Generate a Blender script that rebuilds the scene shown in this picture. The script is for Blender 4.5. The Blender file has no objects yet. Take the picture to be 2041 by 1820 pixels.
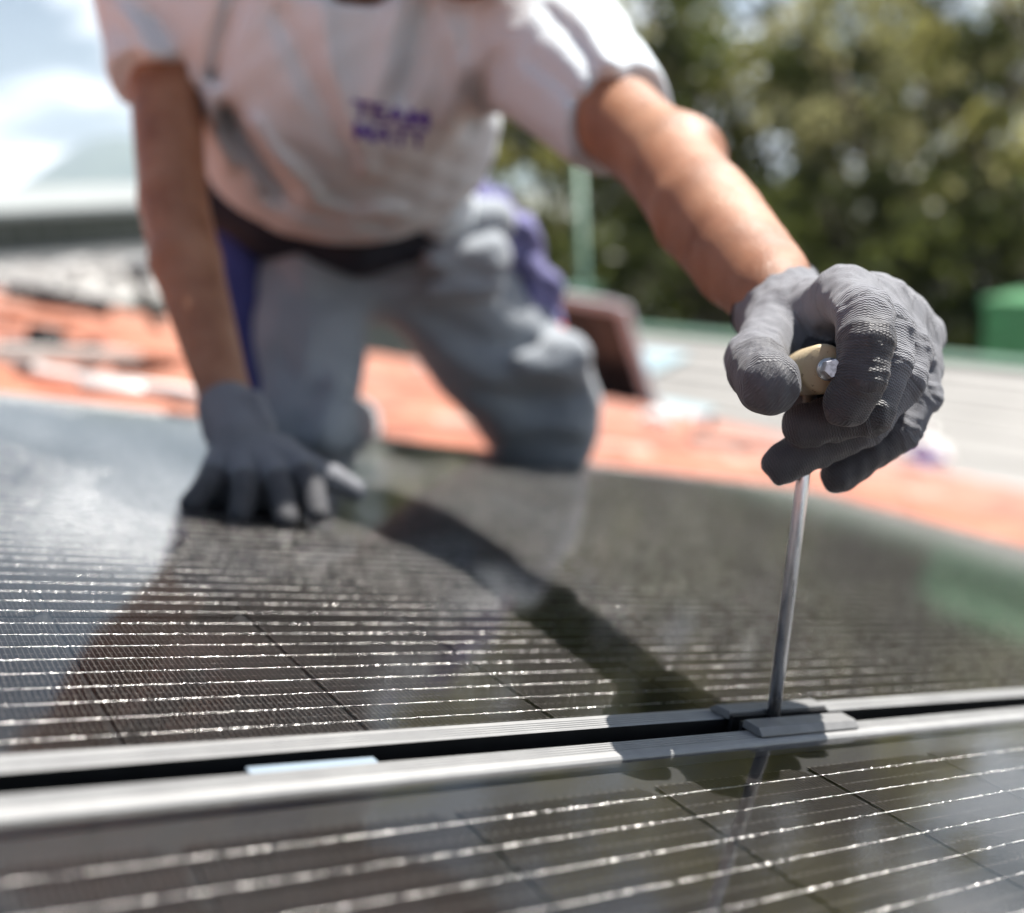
import bpy, bmesh, math, random
import numpy as np
from mathutils import Vector, Matrix
from mathutils.bvhtree import BVHTree
random.seed(7); rng = np.random.default_rng(7)
scene = bpy.context.scene
COL = scene.collection

# ------------------------------------------------------------------ frames
# roof frame: u runs along the gap between the panels, v away from the camera, n up from the cells.
# the roof falls towards +u; world Z is up.
TH = math.radians(16.2)
H = 0.17                                    # camera height above the panels
U = np.array([0.8134, -0.0966, -0.5736]); U /= np.linalg.norm(U)      # roof axes seen from the camera
V = np.array([-0.5509, 0.1889, -0.8129]); V -= U*(U@V); V /= np.linalg.norm(V)
N = np.cross(U, V)
RW = np.array([[math.cos(TH), 0, math.sin(TH)], [0, 1, 0], [-math.sin(TH), 0, math.cos(TH)]])  # roof -> world
ORG = np.array([0, 0, 6.6])
F, CX, CY = 2015.7, 1020.5, 910.0           # lens in units of a 2041 px wide picture
CW = RW @ np.array([U, V, N])               # camera axes -> world (columns)
CAM = RW @ np.array([0, 0, H]) + ORG
RW4 = Matrix([[*RW[0], 0], [*RW[1], 0], [*RW[2], 0], [0, 0, 0, 1]])

def cam(x, y, d):                           # point in camera axes at depth d
    return np.array([(x-CX)/F*d, -(y-CY)/F*d, -d])
def c2w(p): return np.asarray(p) @ CW.T + CAM
def r2w(p): return np.asarray(p, float) @ RW.T + ORG
def at(x, y, d): return c2w(cam(x, y, d))
def c2r(p): return (c2w(p)-ORG) @ RW
def on(x, y, n=0.0):                        # roof coordinates of the roof-parallel plane at height n
    r = np.array([(x-CX)/F, -(y-CY)/F, -1.0]); q = np.array([r@U, r@V, r@N]); t = (n-H)/q[2]
    return q*t+np.array([0, 0, H])

# ------------------------------------------------------------------ camera, sky, sun, exposure
cd = bpy.data.cameras.new('camera'); co = bpy.data.objects.new('camera', cd); COL.objects.link(co)
cd.sensor_fit = 'HORIZONTAL'; cd.sensor_width = 36; cd.lens = F/2041*36
cd.clip_start = 0.02; cd.clip_end = 20000
m = Matrix([[*CW[0], CAM[0]], [*CW[1], CAM[1]], [*CW[2], CAM[2]], [0, 0, 0, 1]])
co.matrix_world = m
cd.dof.use_dof = True; cd.dof.focus_distance = 0.470; cd.dof.aperture_fstop = 3.0
scene.camera = co

SUN_R = np.array([0.215, 0.045, 0.975]); SUN_R /= np.linalg.norm(SUN_R)
SUN_W = RW @ SUN_R
SUN_EL = math.asin(SUN_W[2]); SUN_AZ = math.atan2(SUN_W[0], SUN_W[1])
w = bpy.data.worlds.new('World'); scene.world = w; w.use_nodes = True
nt = w.node_tree; nt.nodes.clear()
wo = nt.nodes.new('ShaderNodeOutputWorld'); bg = nt.nodes.new('ShaderNodeBackground')
sky = nt.nodes.new('ShaderNodeTexSky'); sky.sky_type = 'NISHITA'; sky.sun_disc = False
sky.sun_elevation = SUN_EL; sky.sun_rotation = SUN_AZ; sky.altitude = 500; sky.dust_density = 1.5
def wn(t, **k):
    x = nt.nodes.new('ShaderNode'+t)
    for a_, v_ in k.items(): setattr(x, a_, v_)
    return x
def wm(op, a, b=None):
    x = wn('Math', operation=op)
    for i_, v_ in enumerate((a, b)):
        if v_ is None: continue
        if isinstance(v_, (int, float)): x.inputs[i_].default_value = v_
        else: nt.links.new(v_, x.inputs[i_])
    return x.outputs[0]
tc = wn('TexCoord'); sx = wn('SeparateXYZ'); nt.links.new(tc.outputs['Generated'], sx.inputs[0])
zz = wm('ADD', wm('MAXIMUM', sx.outputs[2], 0.0), .16)                 # cumulus layer seen in perspective
cb = wn('CombineXYZ'); nt.links.new(wm('DIVIDE', sx.outputs[0], zz), cb.inputs[0]); nt.links.new(wm('DIVIDE', sx.outputs[1], zz), cb.inputs[1]); cb.inputs[2].default_value = 3.7
nz = wn('TexNoise'); nz.inputs['Scale'].default_value = .8; nz.inputs['Detail'].default_value = 7; nz.inputs['Roughness'].default_value = .55
nt.links.new(cb.outputs[0], nz.inputs['Vector'])
thick = wm('SUBTRACT', wm('ADD', nz.outputs['Fac'], .20), wm('MULTIPLY', sx.outputs[2], 1.2))   # cover thickens towards the horizon
cr = wn('ValToRGB'); cr.color_ramp.elements[0].position = .50; cr.color_ramp.elements[1].position = .60
mx = wn('MixRGB'); mx.inputs[2].default_value = (44, 44.5, 45, 1)
nt.links.new(thick, cr.inputs[0]); nt.links.new(cr.outputs[0], mx.inputs[0])
nt.links.new(sky.outputs[0], mx.inputs[1]); nt.links.new(mx.outputs[0], bg.inputs['Color'])
bg.inputs['Strength'].default_value = 0.034
nt.links.new(bg.outputs[0], wo.inputs['Surface'])
sd = bpy.data.lights.new('sun', 'SUN'); so = bpy.data.objects.new('sun', sd); COL.objects.link(so)
sd.energy = 5.0; sd.angle = math.radians(.55); sd.color = (1, .955, .89)
so.rotation_euler = Vector(SUN_W).to_track_quat('Z', 'Y').to_euler(); so.location = (0, 0, 60)
vs = scene.view_settings; vs.view_transform = 'Standard'; vs.look = 'None'; vs.gamma = 1; vs.use_curve_mapping = False
vs.exposure = 1.38
scene.render.engine = 'CYCLES'
cy = scene.cycles; cy.use_denoising = True; cy.max_bounces = 7; cy.transparent_max_bounces = 16
cy.caustics_reflective = False; cy.caustics_refractive = False; cy.sample_clamp_indirect = 8; cy.sample_clamp_direct = 40
try: cy.denoising_input_passes = 'RGB_ALBEDO_NORMAL'
except Exception: pass

# ------------------------------------------------------------------ materials
class NT:
    def __init__(s, name):
        s.m = bpy.data.materials.new(name); s.m.use_nodes = True; s.t = s.m.node_tree
        s.b = s.t.nodes['Principled BSDF']; s.o = s.t.nodes['Material Output']
    def n(s, t, **k):
        x = s.t.nodes.new('ShaderNode'+t)
        for a, v in k.items(): setattr(x, a, v)
        return x
    def l(s, a, b): s.t.links.new(a, b)
    def math(s, op, a, b=None, c=None):
        x = s.n('Math', operation=op)
        for i, v in enumerate((a, b, c)):
            if v is None: continue
            if isinstance(v, (int, float)): x.inputs[i].default_value = v
            else: s.l(v, x.inputs[i])
        return x.outputs[0]
    def coord(s, kind='Object'): return s.n('TexCoord').outputs[kind]
    def noise(s, scale, detail=4, rough=.55, vec=None, dist=0):
        x = s.n('TexNoise'); x.inputs['Scale'].default_value = scale; x.inputs['Detail'].default_value = detail
        x.inputs['Roughness'].default_value = rough; x.inputs['Distortion'].default_value = dist
        s.l(vec if vec is not None else s.coord(), x.inputs['Vector']); return x.outputs['Fac']
    def ramp(s, f, stops):
        x = s.n('ValToRGB'); s.l(f, x.inputs[0]); e = x.color_ramp.elements
        while len(e) < len(stops): e.new(.5)
        for q, (p, c) in zip(e, stops): q.position = p; q.color = (*c, 1) if len(c) == 3 else c
        return x.outputs[0]
    def mix(s, f, a, b):
        x = s.n('MixRGB')
        for i, v in enumerate((f, a, b)):
            if isinstance(v, (int, float)): x.inputs[i].default_value = v
            elif isinstance(v, tuple): x.inputs[i].default_value = (*v, 1)
            else: s.l(v, x.inputs[i])
        return x.outputs[0]
    def bump(s, h, strength=.3, dist=.001, to=None):
        x = s.n('Bump'); x.inputs['Strength'].default_value = strength; x.inputs['Distance'].default_value = dist
        s.l(h, x.inputs['Height']); s.l(x.outputs[0], (to or s.b).inputs['Normal']); return x
    def set(s, **k):
        for a, v in k.items():
            i = s.b.inputs[a.replace('_', ' ')]
            if isinstance(v, tuple) and len(v) == 3 and i.type == 'RGBA': v = (*v, 1)
            if hasattr(v, 'is_linked') or hasattr(v, 'links'): s.l(v, i)
            else: i.default_value = v
        return s

def simple(name, col, rough=.6, metal=0, var=.18, scale=8, bump=0, bscale=60, bdist=.002, spec=.5):
    t = NT(name)
    f = t.noise(scale, 5)
    a = tuple(max(0, c*(1-var)) for c in col); b = tuple(min(1, c*(1+var)) for c in col)
    t.set(Base_Color=t.ramp(f, [(.3, a), (.7, b)]), Roughness=rough, Metallic=metal)
    t.b.inputs['Specular IOR Level'].default_value = spec
    if bump: t.bump(t.noise(bscale, 6), bump, bdist)
    return t.m

M = {}
# anodised frame
t = NT('anodised_aluminium'); f = t.noise(40, 5, .6)
t.set(Base_Color=t.ramp(f, [(.3, (.25, .25, .25)), (.7, (.32, .32, .317))]), Metallic=.12, Roughness=.45)
t.bump(t.noise(900, 3), .12, .0003); M['alu'] = t.m
M['clamp'] = simple('clamp_aluminium', (.19, .19, .19), .5, .3, .12, 90, .15, 900, .0003)
M['black'] = simple('black_anodised_and_shade', (.012, .012, .013), .45, .2, .3, 60)  # black parts; also painted shade on frame sides and inside the clamp
M['backsheet'] = simple('backsheet', (.0025, .0025, .003), .6)
M['label'] = simple('pale_plate', (.24, .30, .36), .5, .2, .06, 30)
# silicon cell with printed contact fingers
def cellmat(pitch):
    t = NT('silicon_cell'); oc = t.coord(); sp = t.n('SeparateXYZ'); t.l(oc, sp.inputs[0]); X, Y = sp.outputs[0], sp.outputs[1]
    fx = t.math('FRACT', t.math('DIVIDE', X, .0024))
    fing = t.math('LESS_THAN', t.math('ABSOLUTE', t.math('SUBTRACT', fx, .5)), .06)
    fy = t.math('FRACT', t.math('DIVIDE', Y, pitch))
    dash = t.math('MULTIPLY', t.math('LESS_THAN', t.math('ABSOLUTE', t.math('SUBTRACT', fy, .98)), .016), t.math('LESS_THAN', t.math('FRACT', t.math('DIVIDE', X, .0048)), .55))
    pat = t.math('MAXIMUM', t.math('MULTIPLY', fing, .9), dash)
    grain = t.noise(420, 3, .6); big = t.noise(26, 3)
    base = t.mix(grain, (.0010, .0008, .0008), (.0050, .0037, .0033))
    base = t.mix(t.math('MULTIPLY', big, .35), base, (.009, .0075, .010))
    t.set(Base_Color=t.mix(pat, base, (.12, .114, .108)), Roughness=.45, Metallic=t.math('MULTIPLY', pat, .3)); t.b.inputs['Specular IOR Level'].default_value = .06
    return t.m
PITCH = {1: .0968*.17, -1: .109*.17}
M['cell'] = cellmat(PITCH[1]); M['cell_near'] = cellmat(PITCH[-1])
# soldered ribbon: dented, tinned copper wire
t = NT('tinned_ribbon'); oc = t.coord()
nb = t.noise(330, 3, .7); nb2 = t.noise(60, 2)
t.set(Base_Color=(.86, .85, .83), Metallic=1.0, Roughness=t.ramp(nb2, [(.35, (.22, .22, .22)), (.65, (.38, .38, .38))]))
t.bump(nb, 1.0, .0022); M['ribbon'] = t.m
# cover glass
t = NT('cover_glass'); t.t.nodes.remove(t.b)
fr = t.n('Fresnel'); fr.inputs['IOR'].default_value = 1.40
gl = t.n('BsdfGlossy'); gl.inputs['Color'].default_value = (1, 1, 1, 1)
gl.inputs['Roughness'].default_value = .03
b = t.n('Bump'); b.inputs['Strength'].default_value = .03; b.inputs['Distance'].default_value = .0004
t.l(t.noise(1100, 2), b.inputs['Height']); t.l(b.outputs[0], gl.inputs['Normal'])
tr = t.n('BsdfTransparent'); ms = t.n('MixShader')
t.l(fr.outputs[0], ms.inputs[0]); t.l(tr.outputs[0], ms.inputs[1]); t.l(gl.outputs[0], ms.inputs[2])
df = t.n('BsdfDiffuse'); df.inputs['Color'].default_value = (.75, .73, .68, 1)   # thin dust film on the glass
dn = t.noise(900, 3, .7); dl = t.noise(9, 5, .65)
dust = t.math('MULTIPLY', t.ramp(dn, [(.45, (0, 0, 0)), (.8, (1, 1, 1))]), .004)
ms2 = t.n('MixShader'); t.l(dust, ms2.inputs[0]); t.l(ms.outputs[0], ms2.inputs[1]); t.l(df.outputs[0], ms2.inputs[2])
t.l(ms2.outputs[0], t.o.inputs[0]); M['glass'] = t.m
t = NT('clear_side'); t.t.nodes.remove(t.b); tr = t.n('BsdfTransparent'); t.l(tr.outputs[0], t.o.inputs[0]); M['clear'] = t.m
# steel rod
t = NT('steel_rod'); oc = t.coord(); mpn = t.n('Mapping'); mpn.inputs['Scale'].default_value = (1, 1, .04); t.l(oc, mpn.inputs[0])
t.set(Base_Color=(.74, .74, .76), Metallic=1.0, Roughness=t.ramp(t.noise(500, 4, vec=mpn.outputs[0]), [(.3, (.24, .24, .24)), (.7, (.46, .46, .46))]))
t.bump(t.noise(700, 4), .12, .0003); M['steel'] = t.m
t = NT('worn_hex_steel'); t.set(Base_Color=t.ramp(t.noise(500, 2), [(.42, (.42, .42, .44)), (.58, (.62, .62, .65))]), Metallic=.6, Roughness=.38); M['hex'] = t.m
t = NT('worn_handle'); f = t.noise(260, 6, .65); g = t.noise(60, 4)
c = t.mix(g, (.40, .30, .17), (.56, .46, .30)); c = t.mix(t.ramp(f, [(.60, (0, 0, 0)), (.68, (1, 1, 1))]), c, (.10, .07, .04))
t.set(Base_Color=c, Roughness=.5); t.bump(f, .4, .0006); M['handle'] = t.m
# knitted glove with dipped coating; attributes: coat 0..1, knit (s, w, 0)
t = NT('knit_glove'); a = t.n('Attribute', attribute_name='knit'); sp = t.n('SeparateXYZ'); t.l(a.outputs['Vector'], sp.inputs[0])
ca = t.n('Attribute', attribute_name='coat').outputs['Fac']
zig = t.math('MULTIPLY', t.math('PINGPONG', sp.outputs[1], .0009), .55)
wob = t.math('MULTIPLY', t.math('SUBTRACT', t.noise(130, 3), .5), .0022)
row = t.math('SINE', t.math('MULTIPLY', t.math('ADD', t.math('ADD', sp.outputs[0], zig), wob), 2*math.pi/.0013))
n1 = t.noise(1500, 3); n2 = t.noise(45, 4)
cm = t.ramp(t.math('ADD', ca, t.math('MULTIPLY', t.math('SUBTRACT', t.noise(160, 4, .7), .5), .35)), [(.25, (0, 0, 0)), (.75, (1, 1, 1))])
knit = t.mix(n2, (.19, .196, .218), (.255, .26, .28)); knit = t.mix(t.math('MULTIPLY', t.ramp(row, [(0, (1, 1, 1)), (.5, (0, 0, 0))]), .35), knit, (.10, .10, .115))
coat = t.mix(n2, (.030, .030, .036), (.052, .052, .060))
dusty = t.ramp(t.noise(70, 5, .7), [(.55, (0, 0, 0)), (.75, (.25, .25, .25))])
coat = t.mix(dusty, coat, (.16, .155, .15))
coat = t.mix(t.math('MULTIPLY', t.ramp(row, [(.2, (0, 0, 0)), (1, (1, 1, 1))]), .5), coat, (.10, .10, .11))
t.set(Base_Color=t.mix(cm, knit, coat), Roughness=t.ramp(cm, [(0, (.88, .88, .88)), (1, (.55, .55, .55))]))
t.b.inputs['Sheen Weight'].default_value = .15
hgt = t.math('ADD', t.math('MULTIPLY', row, .5), t.math('MULTIPLY', n1, .6)); t.bump(hgt, .8, .00042); M['glove'] = t.m
t = NT('glove_hem'); t.set(Base_Color=(.03, .03, .034), Roughness=.9); M['hem'] = t.m
# skin
t = NT('skin'); n1 = t.noise(22, 5); n2 = t.noise(220, 4, .6)
c = t.ramp(n1, [(.3, (.215, .085, .040)), (.5, (.31, .14, .074)), (.7, (.39, .20, .115))]); c = t.mix(t.ramp(n2, [(.55, (0, 0, 0)), (.75, (.35, .35, .35))]), c, (.27, .10, .055))
t.set(Base_Color=c, Roughness=t.ramp(t.noise(60, 5, .7), [(.35, (.36, .36, .36)), (.65, (.60, .60, .60))])); t.b.inputs['Subsurface Weight'].default_value = .12
t.b.inputs['Subsurface Radius'].default_value = (.012, .004, .002); t.b.inputs['Subsurface Scale'].default_value = .6
t.bump(t.noise(330, 6, .75), .6, .0012); M['skin'] = t.m
# cloth
t = NT('heather_cotton'); n1 = t.noise(900, 3, .7); n2 = t.noise(9, 4)
t.set(Base_Color=t.mix(n1, t.mix(n2, (.55, .62, .67), (.61, .68, .73)), (.66, .72, .76)), Roughness=.95); t.b.inputs['Sheen Weight'].default_value = .2
t.bump(t.noise(38, 6, .65), .5, .006); M['shirt'] = t.m
M['print'] = simple('purple_print', (.09, .03, .34), .7, 0, .1)
M['neckrib'] = simple('shirt_rib', (.46, .44, .43), .95)
t = NT('grey_workwear'); n1 = t.noise(12, 5); t.set(Base_Color=t.ramp(n1, [(.3, (.235, .26, .29)), (.7, (.31, .335, .365))]), Roughness=.9)
t.b.inputs['Sheen Weight'].default_value = .25; t.bump(t.noise(30, 5, .6), .5, .006); M['trouser'] = t.m
M['navy'] = simple('navy_workwear', (.035, .04, .16), .85, 0, .25, 14, .4, 40, .005)
M['belt'] = simple('black_waistband', (.004, .005, .013), .8, 0, .2)
M['lilac'] = simple('lilac_pocket_cloth', (.15, .145, .29), .9, 0, .2, 18, .5, 40, .006)
M['red'] = simple('red_tab', (.5, .05, .04), .7)
M['boot'] = simple('boot_leather', (.03, .025, .02), .6)
M['hair'] = simple('brown_hair', (.05, .03, .02), .6, 0, .3, 60, .8, 120, .004)
M['eye'] = simple('eye_white', (.7, .68, .65), .3)
# roof and surroundings
t = NT('clay_tile'); oi = t.n('ObjectInfo').outputs['Random']; n1 = t.noise(6, 6, .6); n2 = t.noise(1.2, 3, vec=t.n('NewGeometry').outputs['Position'])
c = t.ramp(oi, [(0, (.10, .030, .02)), (.22, (.25, .062, .030)), (.6, (.33, .098, .048)), (.88, (.36, .14, .08)), (1, (.48, .38, .33))])
c = t.mix(t.ramp(n1, [(.45, (0, 0, 0)), (.8, (.4, .4, .4))]), c, (.40, .21, .14)); c = t.mix(t.ramp(n2, [(.45, (0, 0, 0)), (.7, (.4, .4, .4))]), c, (.44, .25, .19))
px_ = t.n('SeparateXYZ'); t.l(t.n('NewGeometry').outputs['Position'], px_.inputs[0]); we = t.n('MapRange'); t.l(px_.outputs[0], we.inputs[0]); we.inputs[1].default_value = 2.2; we.inputs[2].default_value = 6.5; we.inputs[4].default_value = .6
c = t.mix(t.math('MULTIPLY', we.outputs[0], t.ramp(t.noise(1.7, 4, vec=t.n('NewGeometry').outputs['Position']), [(.35, (.45, .45, .45)), (.65, (1, 1, 1))])), c, (.36, .19, .17))
t.set(Base_Color=c, Roughness=.8); t.bump(t.noise(40, 6), .4, .003); M['tile'] = t.m
M['render_wall'] = simple('rendered_wall', (.62, .60, .55), .9, 0, .08, 3)
M['sheet'] = simple('pale_roof_sheet', (.25, .243, .232), .55, .0, .10, 1.4, .1, 20, .002)
M['blue_sheet'] = simple('pale_blue_sheet', (.33, .45, .50), .5, 0, .2, 2)
M['concrete'] = simple('concrete', (.42, .41, .39), .9, 0, .15, 2)
M['green'] = simple('green_paint', (.05, .21, .085), .5, 0, .25, 3)
M['green_post'] = simple('green_grey_post', (.10, .19, .14), .5, .1, .2, 6)
M['dark_glass'] = simple('dark_window', (.02, .017, .016), .12, 0, .4, 3)
M['brown'] = simple('brown_frame', (.045, .022, .017), .5)
M['grey_metal'] = simple('grey_metal', (.36, .36, .39), .45, .4, .15, 8)
M['white'] = simple('white_plastic', (.72, .72, .71), .4, 0, .05)
M['zinc'] = simple('bright_zinc', (.75, .75, .75), .22, 1, .1, 10)
M['hallroof'] = simple('hall_roof', (.30, .32, .315), .6, 0, .06, .3)
M['hallwall'] = simple('hall_wall', (.42, .42, .41), .8, 0, .06, .3)
M['strip'] = simple('strip_window', (.05, .055, .045), .3, 0, .2, .5)
M['purple'] = simple('purple_bag', (.22, .10, .55), .5)
M['blue'] = simple('blue_cover', (.06, .10, .42), .6)
t = NT('hillside'); n1 = t.noise(.004, 6); t.set(Base_Color=t.ramp(n1, [(.35, (.045, .075, .035)), (.7, (.10, .13, .06))]), Roughness=1.0); M['hill'] = t.m
t = NT('ground_mix'); n1 = t.noise(.06, 6); t.set(Base_Color=t.ramp(n1, [(.4, (.08, .11, .045)), (.55, (.25, .245, .23)), (.75, (.36, .35, .33))]), Roughness=1.0); M['ground'] = t.m
t = NT('gravel_stone'); n1 = t.n('ObjectInfo').outputs['Random']; n1 = t.noise(.9, 3); t.set(Base_Color=t.ramp(n1, [(.35, (.22, .20, .19)), (.5, (.46, .44, .42)), (.7, (.62, .61, .60))]), Roughness=.8); M['gravel'] = t.m
def leafmat(name, a, b):
    t = NT(name); n1 = t.noise(.55, 3, vec=t.n('NewGeometry').outputs['Position']); r = t.n('NewGeometry').outputs['Random Per Island']
    c = t.mix(r, a, b); c = t.mix(t.math('MULTIPLY', n1, .5), c, tuple(x*.75 for x in a))
    t.set(Base_Color=c, Roughness=.45); tl = t.n('BsdfTranslucent'); t.l(c, tl.inputs[0]); ms = t.n('MixShader'); ms.inputs[0].default_value = .6
    t.l(t.b.outputs[0], ms.inputs[1]); t.l(tl.outputs[0], ms.inputs[2]); t.l(ms.outputs[0], t.o.inputs[0]); return t.m
M['leaf0'] = leafmat('olive_leaf', (.31, .30, .09), (.47, .45, .18))
M['leaf1'] = leafmat('green_leaf', (.06, .078, .016), (.13, .145, .036))
M['leaf2'] = leafmat('pale_leaf', (.38, .37, .17), (.55, .52, .29))
M['bark'] = simple('bark', (.10, .08, .06), .9, 0, .3, 6, .6, 12, .02)

# ------------------------------------------------------------------ object helpers
def link(o, parent=None):
    COL.objects.link(o)
    if parent is not None: o.parent = parent
    return o
def tag(o, label, cat=None, group=None, kind=None):
    if label: o['label'] = label
    if cat: o['category'] = cat
    if group: o['group'] = group
    if kind: o['kind'] = kind
    return o
def thing(name, loc, label, cat, group=None, rot=None):
    o = bpy.data.objects.new(name, None); o.empty_display_size = .05
    o.matrix_world = Matrix.Translation(Vector(loc)) @ (rot if rot is not None else Matrix())
    link(o); return tag(o, label, cat, group)
def mesh(name, verts, faces, mat, smooth=False):
    me = bpy.data.meshes.new(name); me.from_pydata([tuple(map(float, v)) for v in verts], [], [tuple(map(int, f)) for f in faces])
    for mm in (mat if isinstance(mat, (list, tuple)) else [mat]): me.materials.append(mm)
    if smooth: me.polygons.foreach_set('use_smooth', [True]*len(me.polygons))
    me.update(); return me
def obj(name, me, parent=None, mat4=None):
    o = bpy.data.objects.new(name, me); link(o, parent)
    if mat4 is not None: o.matrix_local = mat4
    return o
class MB:
    """collects pieces of ONE part"""
    def __init__(s): s.v = []; s.f = []; s.mi = []
    def add(s, v, f, mi=0):
        k = len(s.v); s.v += [tuple(x) for x in v]; s.f += [tuple(i+k for i in q) for q in f]; s.mi += [mi]*len(f); return s
    def box(s, a, b, mi=0):
        (x0, y0, z0), (x1, y1, z1) = a, b
        v = [(x0, y0, z0), (x1, y0, z0), (x1, y1, z0), (x0, y1, z0), (x0, y0, z1), (x1, y0, z1), (x1, y1, z1), (x0, y1, z1)]
        return s.add(v, [(0, 3, 2, 1), (4, 5, 6, 7), (0, 1, 5, 4), (1, 2, 6, 5), (2, 3, 7, 6), (3, 0, 4, 7)], mi)
    def tube(s, pts, rad, n=10, cap=True, rot=0, mi=0):
        pts = [np.array(p, float) for p in pts]; rad = [rad]*len(pts) if np.isscalar(rad) else rad
        v = []; f = []
        ref = None
        for i, p in enumerate(pts):
            d = pts[min(i+1, len(pts)-1)]-pts[max(i-1, 0)]; d /= np.linalg.norm(d)
            if ref is None: ref = np.array([0, 0, 1.]) if abs(d[2]) < .9 else np.array([1., 0, 0])
            e = np.cross(d, ref); e /= np.linalg.norm(e); g = np.cross(d, e); ref = -g if False else ref
            for k in range(n):
                a = 2*math.pi*k/n+rot; v.append(p+rad[i]*(math.cos(a)*e+math.sin(a)*g))
        for i in range(len(pts)-1):
            for k in range(n): f.append((i*n+k, i*n+(k+1) % n, (i+1)*n+(k+1) % n, (i+1)*n+k))
        if cap: f.append(tuple(range(n))[::-1]); f.append(tuple((len(pts)-1)*n+k for k in range(n)))
        return s.add(v, f, mi)
    def extr(s, prof, x0, x1, axis=0, mi=0):       # closed (y,z) profile extruded along x
        n = len(prof); mk = (lambda x, p: (x, p[0], p[1])) if axis == 0 else (lambda x, p: (p[0], x, p[1]))
        v = [mk(x0, p) for p in prof]+[mk(x1, p) for p in prof]
        f = [(i, (i+1) % n, n+(i+1) % n, n+i) for i in range(n)]+[tuple(range(n))[::-1], tuple(range(n, 2*n))]
        return s.add(v, f, mi)
    def mesh(s, name, mat, smooth=False, fix=True, xf=None):
        v = [tuple(x) for x in (xf(np.array(s.v)) if xf else s.v)]
        me = mesh(name, v, s.f, mat, smooth)
        if any(s.mi): me.polygons.foreach_set('material_index', s.mi)
        if fix:
            bm = bmesh.new(); bm.from_mesh(me); bmesh.ops.recalc_face_normals(bm, faces=bm.faces); bm.to_mesh(me); bm.free()
        return me
    def obj(s, name, mat, parent=None, smooth=False, mat4=None, xf=None, fix=True):
        return obj(name, s.mesh(name, mat, smooth, fix, xf), parent, mat4)
def auto_smooth(o, deg=40):
    me = o.data; me.polygons.foreach_set('use_smooth', [True]*len(me.polygons))
    bm = bmesh.new(); bm.from_mesh(me)
    for e in bm.edges: e.smooth = len(e.link_faces) == 2 and e.calc_face_angle(0) < math.radians(deg)
    bm.to_mesh(me); bm.free()
def bevel(o, w, seg=2):
    bm = bmesh.new(); bm.from_mesh(o.data)
    bmesh.ops.bevel(bm, geom=[e for e in bm.edges], offset=w, segments=seg, affect='EDGES', profile=.5, clamp_overlap=True)
    bm.to_mesh(o.data); bm.free()

# ------------------------------------------------------------------ signed distance modelling (bodies, cloth, gloves)
def cone(a, b, ra, rb, k=.004, sq=None, cuts=(), tag=None, s0=0., op='+'): return dict(t='c', a=np.array(a), b=np.array(b), ra=ra, rb=rb, k=k, sq=sq, cuts=cuts, tag=tag, s0=s0, op=op)
def ell(c, r, k=.02, R=None, op='+', tag=None, cuts=()): return dict(t='e', c=np.array(c), r=np.array(r, float), R=np.eye(3) if R is None else R, k=k, op=op, tag=tag, cuts=cuts)
def pd(q, P):
    """distance of points P (...,3) to primitive q"""
    if q['t'] == 'c':
        ba = q['b']-q['a']; L = ba@ba; pa = P-q['a']; tt = np.clip((pa@ba)/max(L, 1e-12), 0, 1)
        w = pa-tt[..., None]*ba
        if q['sq'] is not None:
            d, s = q['sq']; d = np.array(d)/np.linalg.norm(d); w = w+((w@d)*(1/s-1))[..., None]*d
        D = np.sqrt((w*w).sum(-1))-(q['ra']+(q['rb']-q['ra'])*tt)
    else:
        w = (P-q['c'])@q['R']/q['r']; kk = np.sqrt((w*w).sum(-1)); g = np.sqrt(((w/q['r'])**2).sum(-1))+1e-9
        D = kk*(kk-1)/g
    for (p, n) in q['cuts']: D = np.maximum(D, (P-np.array(p))@np.array(n))
    return D
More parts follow.
